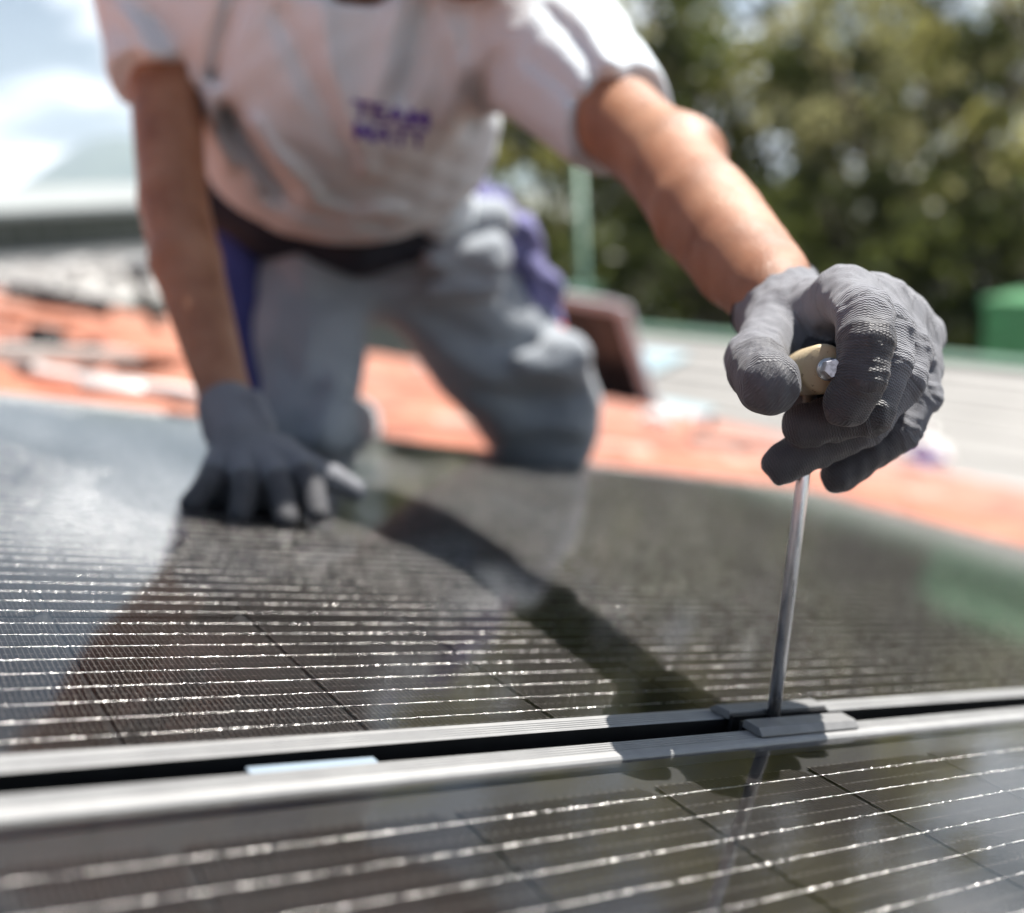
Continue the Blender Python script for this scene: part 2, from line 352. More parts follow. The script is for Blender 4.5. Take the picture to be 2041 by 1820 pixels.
def nets(prims, res, warp=None, smooth=2, band=.03):
    lo = np.full(3, 1e9); hi = -lo
    for q in prims:
        if q['op'] != '+': continue
        if q['t'] == 'c':
            r = max(q['ra'], q['rb'])*(1 if q['sq'] is None else max(1, q['sq'][1])); l = np.minimum(q['a'], q['b'])-r; h = np.maximum(q['a'], q['b'])+r
        else: r = q['r'].max(); l = q['c']-r; h = q['c']+r
        q['lo'], q['hi'] = l, h; lo = np.minimum(lo, l); hi = np.maximum(hi, h)
    lo -= 4*res+.01; hi += 4*res+.01
    n = np.ceil((hi-lo)/res).astype(int)+1
    G = np.full(n, 1.0, np.float32)
    for q in prims:
        if q['op'] == '+':
            m_ = q['k']+3*res+.012; a = np.maximum(((q['lo']-m_-lo)/res).astype(int), 0); b = np.minimum(((q['hi']+m_-lo)/res).astype(int)+2, n)
        else: a = np.zeros(3, int); b = n
        if q['op'] == '-':
            r = max(q.get('ra', 0), q.get('rb', 0)) if q['t'] == 'c' else q['r'].max()
            pl = (np.minimum(q['a'], q['b']) if q['t'] == 'c' else q['c'])-r-.01; ph = (np.maximum(q['a'], q['b']) if q['t'] == 'c' else q['c'])+r+.01
            a = np.clip(((pl-lo)/res).astype(int), 0, n); b = np.clip(((ph-lo)/res).astype(int)+2, 0, n)
            if (b <= a).any(): continue
        sl = tuple(slice(i, j) for i, j in zip(a, b))
        ax = [lo[i]+res*np.arange(a[i], b[i]) for i in range(3)]
        P = np.stack(np.meshgrid(*ax, indexing='ij'), -1).astype(np.float32)
        D = pd(q, P); A = G[sl]; k = q['k']
        if q['op'] == '+': h = np.maximum(k-np.abs(A-D), 0)/k; G[sl] = np.minimum(A, D)-h*h*k*.25
        else: D = -D; h = np.maximum(k-np.abs(A-D), 0)/k; G[sl] = np.maximum(A, D)+h*h*k*.25
    if warp is not None:
        idx = np.argwhere(np.abs(G) < band+2*res)
        P = lo+idx*res; G[tuple(idx.T)] += warp(P).astype(np.float32)
    # surface nets
    ins = G < 0
    c = np.zeros(n-1, np.uint8)
    for dx in (0, 1):
        for dy in (0, 1):
            for dz in (0, 1): c += ins[dx:n[0]-1+dx, dy:n[1]-1+dy, dz:n[2]-1+dz]
    act = (c > 0) & (c < 8); cells = np.argwhere(act); ids = np.full(n-1, -1, np.int64); ids[act] = np.arange(len(cells))
    acc = np.zeros((len(cells), 3)); cnt = np.zeros(len(cells))
    corners = [(i, j, k) for i in (0, 1) for j in (0, 1) for k in (0, 1)]
    for p in corners:
        for ax in range(3):
            if p[ax]: continue
            q = list(p); q[ax] = 1
            A = G[tuple((cells+p).T)]; B = G[tuple((cells+q).T)]; ok = (A < 0) != (B < 0)
            tt = np.where(ok, A/np.where(ok, A-B, 1), 0); X = np.tile(np.array(p, float), (len(cells), 1)); X[:, ax] = tt
            acc[ok] += X[ok]; cnt[ok] += 1
    Vv = lo+res*(cells+acc/cnt[:, None])
    quads = []
    for ax in range(3):
        o1, o2 = [(1, 2), (2, 0), (0, 1)][ax]
        s0 = [slice(0, n[i]) for i in range(3)]; s1 = list(s0); s0[ax] = slice(0, n[ax]-1); s1[ax] = slice(1, n[ax])
        ch = ins[tuple(s0)] != ins[tuple(s1)]; e = np.argwhere(ch); e = e[(e[:, o1] > 0) & (e[:, o2] > 0) & (e[:, o1] < n[o1]-1) & (e[:, o2] < n[o2]-1)]
        def gid(d1, d2): t_ = e.copy(); t_[:, o1] -= d1; t_[:, o2] -= d2; return ids[tuple(t_.T)]
        Q = np.stack([gid(1, 1), gid(0, 1), gid(0, 0), gid(1, 0)], 1); fl = ins[tuple(e.T)]
        Q[~fl] = Q[~fl][:, ::-1]; quads.append(Q)
    Q = np.concatenate(quads); Q = Q[(Q >= 0).all(1)]
    for _ in range(smooth):
        s = np.zeros_like(Vv); k_ = np.zeros(len(Vv))
        for i in range(4):
            j = (i+1) % 4; np.add.at(s, Q[:, i], Vv[Q[:, j]]); np.add.at(s, Q[:, j], Vv[Q[:, i]]); np.add.at(k_, Q[:, i], 1); np.add.at(k_, Q[:, j], 1)
        Vv = Vv*.5+.5*s/np.maximum(k_, 1)[:, None]
    return Vv, Q
def npmesh(name, Vv, Q, mat):
    me = bpy.data.meshes.new(name); me.vertices.add(len(Vv)); me.vertices.foreach_set('co', Vv.astype(np.float32).ravel())
    me.loops.add(Q.size); me.loops.foreach_set('vertex_index', Q.astype(np.int32).ravel())
    me.polygons.add(len(Q)); me.polygons.foreach_set('loop_start', np.arange(0, Q.size, 4, dtype=np.int32)); me.polygons.foreach_set('loop_total', np.full(len(Q), 4, np.int32))
    me.polygons.foreach_set('use_smooth', np.ones(len(Q), bool)); me.materials.append(mat); me.update(calc_edges=True); me.validate(); return me
def sdf_obj(name, prims, res, mat, parent, base, warp=None, smooth=2, attr=None, band=.03):
    Vv, Q = nets(prims, res, warp, smooth, band)
    me = npmesh(name, c2w(Vv)-base, Q, mat)
    if attr: attr(me, Vv)
    return obj(name, me, parent), Vv, Q

#==SETTING==
# ------------------------------------------------------------------ ground, hills
g = MB(); g.add([(-9000, -9000, 0), (9000, -9000, 0), (9000, 9000, 0), (-9000, 9000, 0)], [(0, 1, 2, 3)])
o = g.obj('ground', M['ground'], fix=False); tag(o, 'grey and green ground far below the roofs', kind='structure')
cdir = at(130, 400, 1.0)-CAM; cdir[2] = 0; cdir /= np.linalg.norm(cdir); cside = np.array([cdir[1], -cdir[0], 0])   # towards image right
v = []; f = []; nx, ny = 90, 14
for j in range(ny):
    for i in range(nx):
        s = (i/(nx-1)-.5)*9000; dd = 5200+j*220
        ridge = 330*math.exp(-((s-330)/520)**2)+260*math.exp(-((s-2300)/1100)**2)+150*math.exp(-((s+2600)/1100)**2)+70+14*math.sin(s/310.)+9*math.sin(s/117.+1)
        hgt = ridge*math.sin(math.pi*min(1, j/(ny-1)*1.0))+(-20 if j in (0, ny-1) else 0)+rng.normal()*3
        v.append((CAM[0]+cdir[0]*dd+cside[0]*s, CAM[1]+cdir[1]*dd+cside[1]*s, hgt))
for j in range(ny-1):
    for i in range(nx-1): a = j*nx+i; f.append((a, a+1, a+nx+1, a+nx))
o = obj('hills', mesh('hills', v, f, M['hill'], True)); tag(o, 'distant blue mountain ridge under the clouds', kind='structure')

# ------------------------------------------------------------------ tiled roof of the house
EAVE, GABLE, TN = 7.2, 9.6, -0.13
house = thing('tiled_house', r2w((3, 4, TN-.2)), 'house with the sloping orange clay tile roof the worker kneels on', 'house', rot=RW4)
def rl(p): return np.array(p)-np.array([3, 4, TN-.2])        # roof coords -> house local
mb = MB(); a = rl((-3.2, -2.6, TN-.20)); b = rl((EAVE-.05, GABLE-.05, TN-.065)); mb.box(a, b)
deck = mb.obj('roof', M['brown'], house)
hz = MB()
for (x0, y0, x1, y1) in ((-3., -2.5, -2.7, GABLE-.3), (EAVE-.5, -2.5, EAVE-.2, GABLE-.3), (-3, GABLE-.6, EAVE-.2, GABLE-.3), (-3, -2.5, EAVE-.2, -2.2)):
    P = [r2w((x, y, TN-.2)) for x, y in ((x0, y0), (x1, y0), (x1, y1), (x0, y1))]; L = [np.array([p[0], p[1], -.3]) for p in P]
    inv = lambda p: (p-r2w((3, 4, TN-.2)))@RW
    hz.add([inv(p) for p in L+P], [(0, 3, 2, 1), (4, 5, 6, 7), (0, 1, 5, 4), (1, 2, 6, 5), (2, 3, 7, 6), (3, 0, 4, 7)])
hz.obj('wall', M['render_wall'], house)
TU, TV = .34, .245
prof = [(-.125, .004), (-.10, .020), (-.06, .026), (-.02, .020), (.01, .006), (.07, .003), (.118, .006)]
def tilemesh():
    v = []; f = []; n = len(prof)
    for (x, dz, th) in ((-.20, 0., .012), (.185, .034, .022)):
        for (y, z) in prof: v.append((x, y, z+dz))
        for (y, z) in prof: v.append((x, y, z+dz-th))
    for i in range(n-1):
        f += [(i, i+1, 2*n+i+1, 2*n+i), (n+i+1, n+i, 3*n+i, 3*n+i+1), (2*n+i, 2*n+i+1, 3*n+i+1, 3*n+i)]
    f += [(0, 2*n, 3*n, n), (n-1, 2*n-1, 4*n-1, 3*n-1)]
    return v, f
tv, tf = tilemesh(); tm = mesh('roof_tile', tv, tf, M['tile']); tm2 = None
spots = []
nu = int((EAVE+3.0)/TU); nv = int((GABLE+2.4)/TV)
for i in range(nu):
    for j in range(nv):
        u = EAVE-.17-i*TU; vv = GABLE-.12-j*TV
        P = r2w((u, vv, TN-.05)); c = (P-CAM)@CW; 
        vis = c[2] < -.3
        if vis:
            x = CX+F*c[0]/-c[2]; y = CY-F*c[1]/-c[2]; vis = -120 < x < 2160 and -100 < y < 1900
        cov = -.1 < u < 1.78 and -.8 < vv < 1.36
        spots.append((u, vv, -c[2] if vis and not cov else 1e3, cov))
spots.sort(key=lambda s: s[2]); rest = MB(); k = 0
for (u, vv, d, cov) in spots:
    jz = rng.normal()*.002; rz = rng.normal()*.008
    Lc = rl((u, vv, TN-.028+jz))
    if k < 300 and d < 900:
        o = obj('roof_tile', tm, deck, Matrix.Translation(Vector(Lc)) @ Matrix.Rotation(rz, 4, 'Z')); k += 1
    elif not cov or u > 1.5 or vv > 1.2:
        rest.add([(x+Lc[0], y+Lc[1], z+Lc[2]) for x, y, z in tv], tf)
o = rest.obj('roof_tile_field', M['tile'], deck); tag(o, None, kind='stuff')

# things lying on the tiles (roof coordinates of their footing from the picture)
def roofthing(name, px, py, label, cat, group=None, n=TN):
    p = on(px, py, n); return thing(name, r2w(p), label, cat, group, RW4), p
hk, p = roofthing('white_conduit', 240, 800, 'white plastic conduit lying on the orange tiles beside the panel', 'pipe')
MB().tube([(-.10, -.02, .03), (.05, .01, .028), (.19, .0, .026)], .019, 14).obj('pipe', M['white'], hk, True)
MB().tube([(.185, .0, .026), (.225, .0, .026)], .024, 14).obj('pipe_end', M['white'], hk, True)
hk, p = roofthing('grey_flexible_hose', 120, 770, 'pale grey flexible hose curling over the tiles at far left', 'hose')
pts = [(-.5+.9*s, .62-.95*s+.12*math.sin(5*s), .03+.02*math.sin(9*s)) for s in np.linspace(0, 1, 30)]
hose = MB(); hose.tube(pts, [.020+.003*(i % 2) for i in range(30)], 10); hose.obj('hose', M['grey_metal'] if 0 else M['white'], hk, True)
hk, p = roofthing('dark_vent_cap', 85, 712, 'small dark vent cap on the tiles above the grey hose', 'vent')
MB().box((-.11, -.09, .0), (.11, .09, .04)).obj('flange', M['black'], hk); MB().tube([(0, 0, .03), (0, 0, .10)], [.06, .055], 16).obj('cap', M['black'], hk, True)
hk, p = roofthing('brown_roof_hatch', 112, 618, 'low dark brown hatch near the far edge of the tiles', 'hatch')
MB().box((-.30, -.25, .0), (.30, .25, .10)).obj('kerb', M['brown'], hk); q = MB(); q.box((-.33, -.28, .103), (.33, .28, .13)); q.obj('lid', M['black'], hk)
hk, p = roofthing('black_vent_pipe', 318, 665, 'thin black vent pipe standing on the tiles behind the bent arm', 'pipe')
up = RW.T@np.array([0, 0, 1.]); MB().tube([up*0, up*.36+np.array([-.1, 0, 0])], .035, 12).obj('pipe', M['black'], hk, True); MB().tube([up*.36+np.array([-.1, 0, 0]), up*.40+np.array([-.1, 0, 0])], .06, 12).obj('cowl', M['black'], hk, True)
for (x, y, lab) in ((1390+0, 860, 'dark roof hook between tiles right of the bent knee'), (940, 820, 'dark roof hook between tiles framed by the legs')):
    hk, p = roofthing('roof_hook', x, y, lab, 'roof hook', 'dark roof hooks')
    MB().box((-.10, -.02, .028), (.12, .02, .036)).obj('foot_plate', M['black'], hk); MB().box((.085, -.02, .037), (.11, .02, .10)).obj('riser', M['black'], hk); MB().box((-.02, -.02, .101), (.11, .02, .108)).obj('arm', M['black'], hk)
for (x, y, lab) in ((905, 778, 'white plastic bag of fixings on tiles between the legs, nearer one'), (855, 745, 'white plastic bag of fixings on tiles between the legs, farther one'), (1310, 848, 'white crumpled bag lying on the pink tiles right of the knee')):
    hk, p = roofthing('white_bag', x, y, lab, 'bag', 'white bags on the tiles')
    bm = bmesh.new(); bmesh.ops.create_icosphere(bm, subdivisions=3, radius=1)
    for vtx in bm.verts:
        c = vtx.co; r = 1+.18*math.sin(5*c.x+2)*math.sin(6*c.y)+.12*math.sin(11*c.z+c.x*7); vtx.co = Vector((c.x*.13*r, c.y*.11*r, max(-.01, c.z*.07*r)+.03))
    me = bpy.data.meshes.new('bag_body'); bm.to_mesh(me); bm.free(); me.materials.append(M['white']); obj('bag_body', me, hk)
    MB().tube([(0, 0, .085), (.03, .01, .12), (.02, .03, .15)], [.03, .012, .03], 9).obj('bag_neck', M['white'], hk, True)
hk, p = roofthing('blue_bundle', 1000, 745, 'small blue folded cover on the tiles seen between the legs', 'cover')
MB().box((-.35, -.16, .0), (.35, .16, .06)).obj('lower_fold', M['blue'], hk); MB().box((-.30, -.14, .063), (.28, .15, .11)).obj('upper_fold', M['blue'], hk)
hk, p = roofthing('purple_white_bag', 1835, 945, 'white plastic bag with purple print at the eave, right of the fist', 'bag')
bm = bmesh.new(); bmesh.ops.create_icosphere(bm, subdivisions=3, radius=1)
for vtx in bm.verts:
    c = vtx.co; r = 1+.15*math.sin(6*c.x+1)*math.sin(5*c.y)+.10*math.sin(9*c.z+c.x*6); vtx.co = Vector((c.x*.20*r, c.y*.17*r, max(-.01, c.z*.17*r)+.10))
me = bpy.data.meshes.new('bag_body'); bm.to_mesh(me); bm.free(); me.materials.append(M['white']); me.materials.append(M['purple'])
for q in me.polygons: q.material_index = 1 if q.center.y < -.02 and q.center.x < -.03 and abs(q.center.z-.1) < .07 else 0
obj('bag_body', me, hk); MB().tube([(0, 0, .25), (.03, .02, .30), (.02, .05, .35)], [.05, .02, .05], 9).obj('bag_neck', M['white'], hk, True)
for (x, y, rz_, lab) in ((255, 735, .5, 'loose orange tile lying askew behind the white conduit'), (60, 655, -.4, 'loose orange tile lying askew left of the brown hatch'), (360, 742, 1.1, 'loose orange tile lying askew against the leaning forearm')):
    hk, p = roofthing('loose_tile', x, y, lab, 'roof tile', 'loose tiles on the roof'); obj('tile_body', tm, hk, Matrix.Translation((0, 0, .05)) @ Matrix.Rotation(rz_, 4, 'Z') @ Matrix.Rotation(.06, 4, 'Y'))
for (x, y, a0, lab) in ((30, 745, .9, 'grey timber batten lying across the tiles at left edge'), (1500, 905, .35, 'grey timber batten lying on the tiles behind the fist')):
    hk, p = roofthing('timber_batten', x, y, lab, 'batten', 'timber battens on the tiles'); q = MB(); q.box((-.8, -.025, .035), (.8, .025, .075)); q.obj('batten_body', M['concrete'], hk, mat4=Matrix.Rotation(a0, 4, 'Z'))
# open roof window near the eave
hk, p = roofthing('roof_window', 1225, 800, 'open roof window with dark pane and grey metal frame beyond the knee', 'roof window')
wu = np.array([.55, -.83, 0]); wu /= np.linalg.norm(wu)       # sash width direction in roof axes (faces the camera)
wn = up*1.0+np.array([-.28, .14, 0]); wn /= np.linalg.norm(wn)  # sash leans
wf = np.cross(wu, wn)
def sash(x0, x1, z0, z1, t0, t1): 
    q = MB(); q.box((x0, z0, t0), (x1, z1, t1)); q.v = [tuple(1.22*(wu*a+wn*b_+wf*c_)) for a, b_, c_ in q.v]; return q
sash(-.52, .30, .03, .86, -.02, .0).obj('pane', M['dark_glass'], hk)
sash(.302, .40, 0, .93, -.04, .04).obj('side_rail', M['grey_metal'], hk); sash(-.62, -.522, 0, .93, -.04, .04).obj('side_rail', M['black'], hk)
sash(-.52, .30, .862, .95, -.04, .04).obj('top_rail', M['grey_metal'], hk); sash(-.52, .30, -.05, .028, -.04, .04).obj('bottom_rail', M['brown'], hk)
sash(-.20, -.02, .04, .80, .001, .02).obj('reveal_board', M['black'], hk)

# ------------------------------------------------------------------ lower building to the right with pale sheet roof
LZ = at(1700, 840, 11.5)[2]
P0 = at(1330, 668, 15.5); P1 = at(2041, 737, 11.55)
ex = P1-P0; ex[2] = 0; ex /= np.linalg.norm(ex); ey = np.array([-ex[1], ex[0], 0]); ey = ey if ey@(P0-CAM) > 0 else -ey
top = P0[2]
# low slope roof from its far ridge down to its near eave
org = P0-ex*1.2; org[2] = 0
lb = thing('lower_building', org, 'lower building with pale grey sheet metal roof beyond the eave on the right', 'building')
def lbp(a, b_, z): return ex*a+ey*b_+np.array([0, 0, z])
zr = top; zn = top-.85
def sheet(a0, a1, b0, b1, z0, z1, th=.03):
    q = MB(); q.add([lbp(a0, b0, z0), lbp(a1, b0, z0), lbp(a1, b1, z1), lbp(a0, b1, z1), lbp(a0, b0, z0-th), lbp(a1, b0, z0-th), lbp(a1, b1, z1-th), lbp(a0, b1, z1-th)], [(0, 1, 2, 3), (7, 6, 5, 4), (0, 4, 5, 1), (1, 5, 6, 2), (2, 6, 7, 3), (3, 7, 4, 0)]); return q
q = MB(); q.add([lbp(.1, -5.6, 0), lbp(15.9, -5.6, 0), lbp(15.9, -.1, 0), lbp(.1, -.1, 0), lbp(.1, -5.6, zn-.04), lbp(15.9, -5.6, zn-.04), lbp(15.9, -.1, zr-.06), lbp(.1, -.1, zr-.06)], [(0, 3, 2, 1), (4, 5, 6, 7), (0, 1, 5, 4), (1, 2, 6, 5), (2, 3, 7, 6), (3, 0, 4, 7)])
q.obj('wall', M['render_wall'], lb)
NS = 11
for i in range(NS):       # courses of sheet running along the building, each lapped over the one below
    b0 = -5.8+5.9*i/NS; b1 = -5.8+5.9*(i+1)/NS+.08; f0 = (b0+5.8)/5.9; f1 = (b1+5.8)/5.9
    sheet(0, 16, b0, b1, zn+(zr-zn)*f0+.035, zn+(zr-zn)*f1+.008, .02).obj('roof_sheet', M['blue_sheet'] if 0 else M['sheet'], lb)
sheet(0.0, 16, -.05, .35, zr+.06, zr+.06, .05).obj('ridge_cap', M['green_post'], lb)
for (a0, a1, b0, b1) in ((.15, 2.4, -2.2, -.9), (1.6, 4.2, -3.6, -2.6)):
    f0 = (b0+5.8)/5.9; f1 = (b1+5.8)/5.9
    sheet(a0, a1, b0, b1, zn+(zr-zn)*f0+.085, zn+(zr-zn)*f1+.085, .04).obj('rooflight', M['blue_sheet'], lb)
for (a, b_, lab) in ((1.05, -2.75, 'shiny zinc vent pipe on the pale roof left of the thumb, upper one'), (1.25, -3.35, 'shiny zinc vent pipe on the pale roof left of the thumb, lower one')):
    f0 = (b_+5.8)/5.9; base = org+lbp(a, b_, zn+(zr-zn)*f0+.02)
    vp = thing('zinc_vent', base, lab, 'vent pipe', 'zinc vent pipes'); MB().tube([(0, 0, -.02), (0, 0, .22)], .10, 16).obj('pipe', M['zinc'], vp, True)
    q = MB(); q.tube([(0, 0, .24), (0, 0, .30), (0, 0, .36)], [.17, .16, .03], 16); q.obj('cowl', M['zinc'], vp, True)
# green container
gp = at(2010, 735, 20.0); gz = gp[2]-.2
gc = thing('green_container', (gp[0], gp[1], 0), 'bright green metal container behind the pale roof at right edge', 'container')
d0 = ex; d1 = ey
def gbox(a, b_): 
    q = MB(); q.box(a, b_); q.v = [tuple(d0*x+d1*y+np.array([0, 0, z])) for x, y, z in q.v]; return q
gbox((-.55, 0, 0), (1.9, 1.6, gz+1.42)).obj('body', M['green'], gc)
gbox((-.62, -.07, gz+1.425), (1.97, 1.67, gz+1.55)).obj('lid', M['green'], gc)
for i in range(6): gbox((-.45+i*.42, -.05, 0.1), (-.37+i*.42, -.002, gz+1.38)).obj('rib', M['green'], gc)
# green fence post and box by the trees
pp = at(1165, 600, 17.0)
fp = thing('green_post', (pp[0], pp[1], 0), 'tall green grey steel post standing before the trees', 'post')
zt = at(1150, 250, 17.0); lean = (zt-pp)/(zt[2]-pp[2])
tp = lean*0+np.array([lean[0], lean[1], 1])
MB().tube([np.array([-lean[0]*pp[2], -lean[1]*pp[2], 0]), tp*(zt[2]-pp[2])+np.array([0, 0, pp[2]])], [.075, .065], 12).obj('shaft', M['green_post'], fp, True)
MB().tube([np.array([-lean[0]*pp[2], -lean[1]*pp[2], 0]), np.array([-lean[0]*pp[2], -lean[1]*pp[2], .3])], [.16, .14], 12).obj('base', M['concrete'], fp, True)
bp = at(1150, 590, 18.5)
bx_ = thing('green_box', (bp[0], bp[1], 0), 'small green cabinet beside the tall green post', 'cabinet')
q = MB(); q.box((-.30, -.3, 0), (.30, .3, bp[2]+.10)); q.obj('body', M['green'], bx_); q = MB(); q.box((-.35, -.35, bp[2]+.103), (.35, .35, bp[2]+.16)); q.obj('lid', M['green_post'], bx_)

# ------------------------------------------------------------------ hall on the left
hb = at(120, 470, 62.0); hx = np.array([cside[0], cside[1], 0]); hy = np.array([cdir[0], cdir[1], 0])
hx = hx*math.cos(-.12)+hy*math.sin(.30); hx /= np.linalg.norm(hx); hy = np.array([-hx[1], hx[0], 0])
hall = thing('industrial_hall', (hb[0], hb[1], 0), 'long pale hall with low roof and dark window strip at far left', 'building')
def hp(a, b_, z): return hx*a+hy*b_+np.array([0, 0, z])
def hbox(a, b_):
    q = MB(); q.box(a, b_); q.v = [tuple(hp(*x)) for x in q.v]; return q
ze = hb[2]+1.35
hbox((-14, 0, 0), (26, 22, ze-2.35)).obj('lower_wall', M['hallwall'], hall); hbox((-14, .35, ze-2.345), (26, 22, ze)).obj('upper_wall', M['hallwall'], hall)
for i in range(26):
    hbox((-13.8+i*1.52, .25, ze-2.15), (-13.8+i*1.52+1.46, .348, ze-.15)).obj('window_pane', M['strip'], hall)
q = MB(); q.add([hp(-15, -.9, ze+.02), hp(27, -.9, ze+.02), hp(27, 11, ze+1.5), hp(-15, 11, ze+1.5), hp(-15, 23, ze+.02), hp(27, 23, ze+.02), hp(-15, -.9, ze+.32), hp(27, -.9, ze+.32), hp(27, 11, ze+1.8), hp(-15, 11, ze+1.8), hp(-15, 23, ze+.32), hp(27, 23, ze+.32)],
   [(6, 7, 8, 9), (9, 8, 11, 10), (1, 0, 3, 2), (2, 3, 4, 5), (0, 1, 7, 6), (5, 4, 10, 11), (0, 6, 9, 3), (3, 9, 10, 4), (1, 2, 8, 7), (2, 5, 11, 8)])
q.obj('roof', M['hallroof'], hall)
q = MB(); q.add([hp(-14, -9, ze-3.5), hp(26, -9, ze-3.5), hp(26, -.005, ze-2.38), hp(-14, -.005, ze-2.38), hp(-14, -9, 0), hp(26, -9, 0), hp(26, -.005, 0), hp(-14, -.005, 0)], [(0, 1, 2, 3), (7, 6, 5, 4), (0, 4, 5, 1), (1, 5, 6, 2), (2, 6, 7, 3), (3, 7, 4, 0)])
q.obj('annex', M['hallwall'], hall)
# low building with a flat gravel roof between the house and the hall
fz = CAM[2]-2.9; fb_ = at(100, 560, 40.0)
fl = thing('flat_roof_building', (fb_[0], fb_[1], 0), 'low building with pale stony gravel roof between tiles and hall', 'building')
def fbox(a, b_):
    q = MB(); q.box(a, b_); q.v = [tuple(hp(*x)) for x in q.v]; return q
fbox((-16, -11, 0), (14, 12, fz-.003)).obj('wall', M['hallwall'], fl)
fbox((-16.2, -11.2, fz), (14.2, 12.2, fz+.12)).obj('roof_slab', M['concrete'], fl)
fbox((-16.2, 11.9, fz+.123), (14.2, 12.3, fz+.75)).obj('parapet', M['hallwall'], fl)
ico = bmesh.new(); bmesh.ops.create_icosphere(ico, subdivisions=1, radius=1); iv = np.array([tuple(x.co) for x in ico.verts]); ifc = [tuple(x.index for x in q.verts) for q in ico.faces]; ico.free()
st = MB()
for i in range(1300):
    a_, b_ = rng.uniform(-15.5, 13.5), rng.uniform(-10.5, 11.5); s_ = rng.uniform(.08, .30)
    P = hp(a_, b_, fz+.12+s_*.4+rng.uniform(0, .25)*(rng.uniform() < .3)); st.add(iv*rng.uniform(.6, 1.3, 3)*s_+P, ifc)
o = st.obj('roof_gravel', M['gravel'], fl); tag(o, None, kind='stuff')
for i, (a_, b_, lab) in enumerate(((-3.5, -4, 'grey ventilation box on the gravel roof, left one'), (3.0, -2, 'grey ventilation box on the gravel roof, right one'))):
    P = np.array([fb_[0], fb_[1], 0])+hp(a_, b_, fz+.12)
    vb_ = thing('ventilation_box', P, lab, 'vent box', 'ventilation boxes on the gravel roof')
    q = MB(); q.box((-.5, -.4, 0), (.5, .4, .7)); q.obj('casing', M['grey_metal'], vb_); q = MB(); q.box((-.58, -.48, .703), (.58, .48, .78)); q.obj('lid', M['white'], vb_)
    for k in range(4): q = MB(); q.box((-.4, -.43, .12+k*.14), (.4, -.402, .19+k*.14)); q.obj('louvre', M['black'], vb_)

# ------------------------------------------------------------------ trees
def crown_mesh(name, mat, hgt, rad, n, seed, leaf):
    r = np.random.default_rng(seed); v = []; f = []
    nc = 46; cen = []
    for i in range(nc):
        z = r.uniform(.12, 1.0); rr = rad*(math.sin(math.pi*min(1, (z*.88+.12)))**.6)*r.uniform(.35, 1.0); a = r.uniform(0, 2*math.pi)
        cen.append((rr*math.cos(a), rr*math.sin(a), z*hgt, r.uniform(.5, 1.15)*rad*.30))
    for i in range(n):
        c = cen[r.integers(nc)]
        if r.uniform() < .75*max(0, c[2]/hgt-.25)/.75: continue
        d = r.normal(size=3); d /= np.linalg.norm(d); p = np.array(c[:3])+d*c[3]*r.uniform(.55, 1.1)*np.array([1, 1, .8])
        a = r.normal(size=3); a /= np.linalg.norm(a); b_ = np.cross(a, d+r.normal(size=3)*.6); b_ /= max(1e-6, np.linalg.norm(b_)); s = leaf*r.uniform(.6, 1.3); k = len(v)
        v += [p-a*s, p-b_*s*.45+a*s*.1, p+a*s, p+b_*s*.45-a*s*.1]; f.append((k, k+1, k+2, k+3))
    return mesh(name, v, f, mat)
def trunk_mesh(name, hgt, r0, seed):
    r = np.random.default_rng(seed); q = MB()
    pts = [(r.normal()*.12*i, r.normal()*.12*i, hgt*i/6) for i in range(7)]; q.tube(pts, [r0*(1-.12*i) for i in range(7)], 9)
    for i in range(9):
        b_ = pts[2+i % 5]; a = r.uniform(0, 6.28); L = hgt*r.uniform(.2, .38)
        q.tube([b_, (b_[0]+.5*L*math.cos(a), b_[1]+.5*L*math.sin(a), b_[2]+.35*L), (b_[0]+L*math.cos(a), b_[1]+L*math.sin(a), b_[2]+.8*L)], [r0*.4, r0*.25, r0*.08], 6)
    return q.mesh(name, M['bark'], True)
kinds = []
for i, (mt, hh, rr, n, lf) in enumerate((('leaf1', 13.0, 3.4, 6000, .21), ('leaf0', 13.5, 3.1, 5400, .20), ('leaf2', 12.5, 2.9, 4600, .19), ('leaf1', 5.5, 2.6, 4500, .17))):
    kinds.append((crown_mesh('crown', M[mt], hh, rr, n, 10+i, lf), trunk_mesh('trunk', hh*.8, .22, 30+i)))
trees = [ # px, distance, kind, scale, words
 (900, 34, 0, 1.0, 'dark green tree, leftmost of the wood, behind the shirt'), (1010, 29, 3, 1.0, 'low bushy green tree behind the hanging pocket'), (1120, 31, 1, 1.0, 'olive tree just left of the tall green post'),
 (1270, 36, 2, 1.05, 'pale leaved tree behind the rolled sleeve'), (1300, 27, 3, .95, 'low dark bush tree under the forearm, right of the post'), (1400, 30, 0, 1.1, 'dark green tree above the bare elbow'),
 (1540, 34, 1, 1.1, 'olive tree rising behind the forearm'), (1640, 27, 3, 1.05, 'low dark bush tree behind the gloved knuckles'), (1690, 29, 2, 1.0, 'pale leaved tree rising above the gloved fist'),
 (1820, 33, 0, 1.15, 'dark green tree rising between the fist and the green container'), (1930, 28, 1, 1.05, 'olive tree rising above the green container'), (1960, 25, 3, 1.0, 'low dark bush tree beside the green container'), (2080, 31, 2, 1.1, 'pale leaved tree cut by the right picture edge'), (1200, 40, 0, 1.15, 'tall dark tree standing behind the green post'), (2000, 41, 1, 1.2, 'tall olive tree deep behind the green container'), (1180, 25, 3, .95, 'low dark bush tree right behind the green post foot'), (1480, 25, 3, 1.1, 'low dark bush tree under the middle of the forearm'), (1790, 25, 3, 1.15, 'low dark bush tree just right of the knuckles'), (2110, 24, 3, 1.1, 'low dark bush tree at the right picture edge'), (1480, 41, 0, 1.2, 'tall dark tree deep behind the forearm'), (1760, 40, 0, 1.2, 'tall dark tree deep behind the fist')]
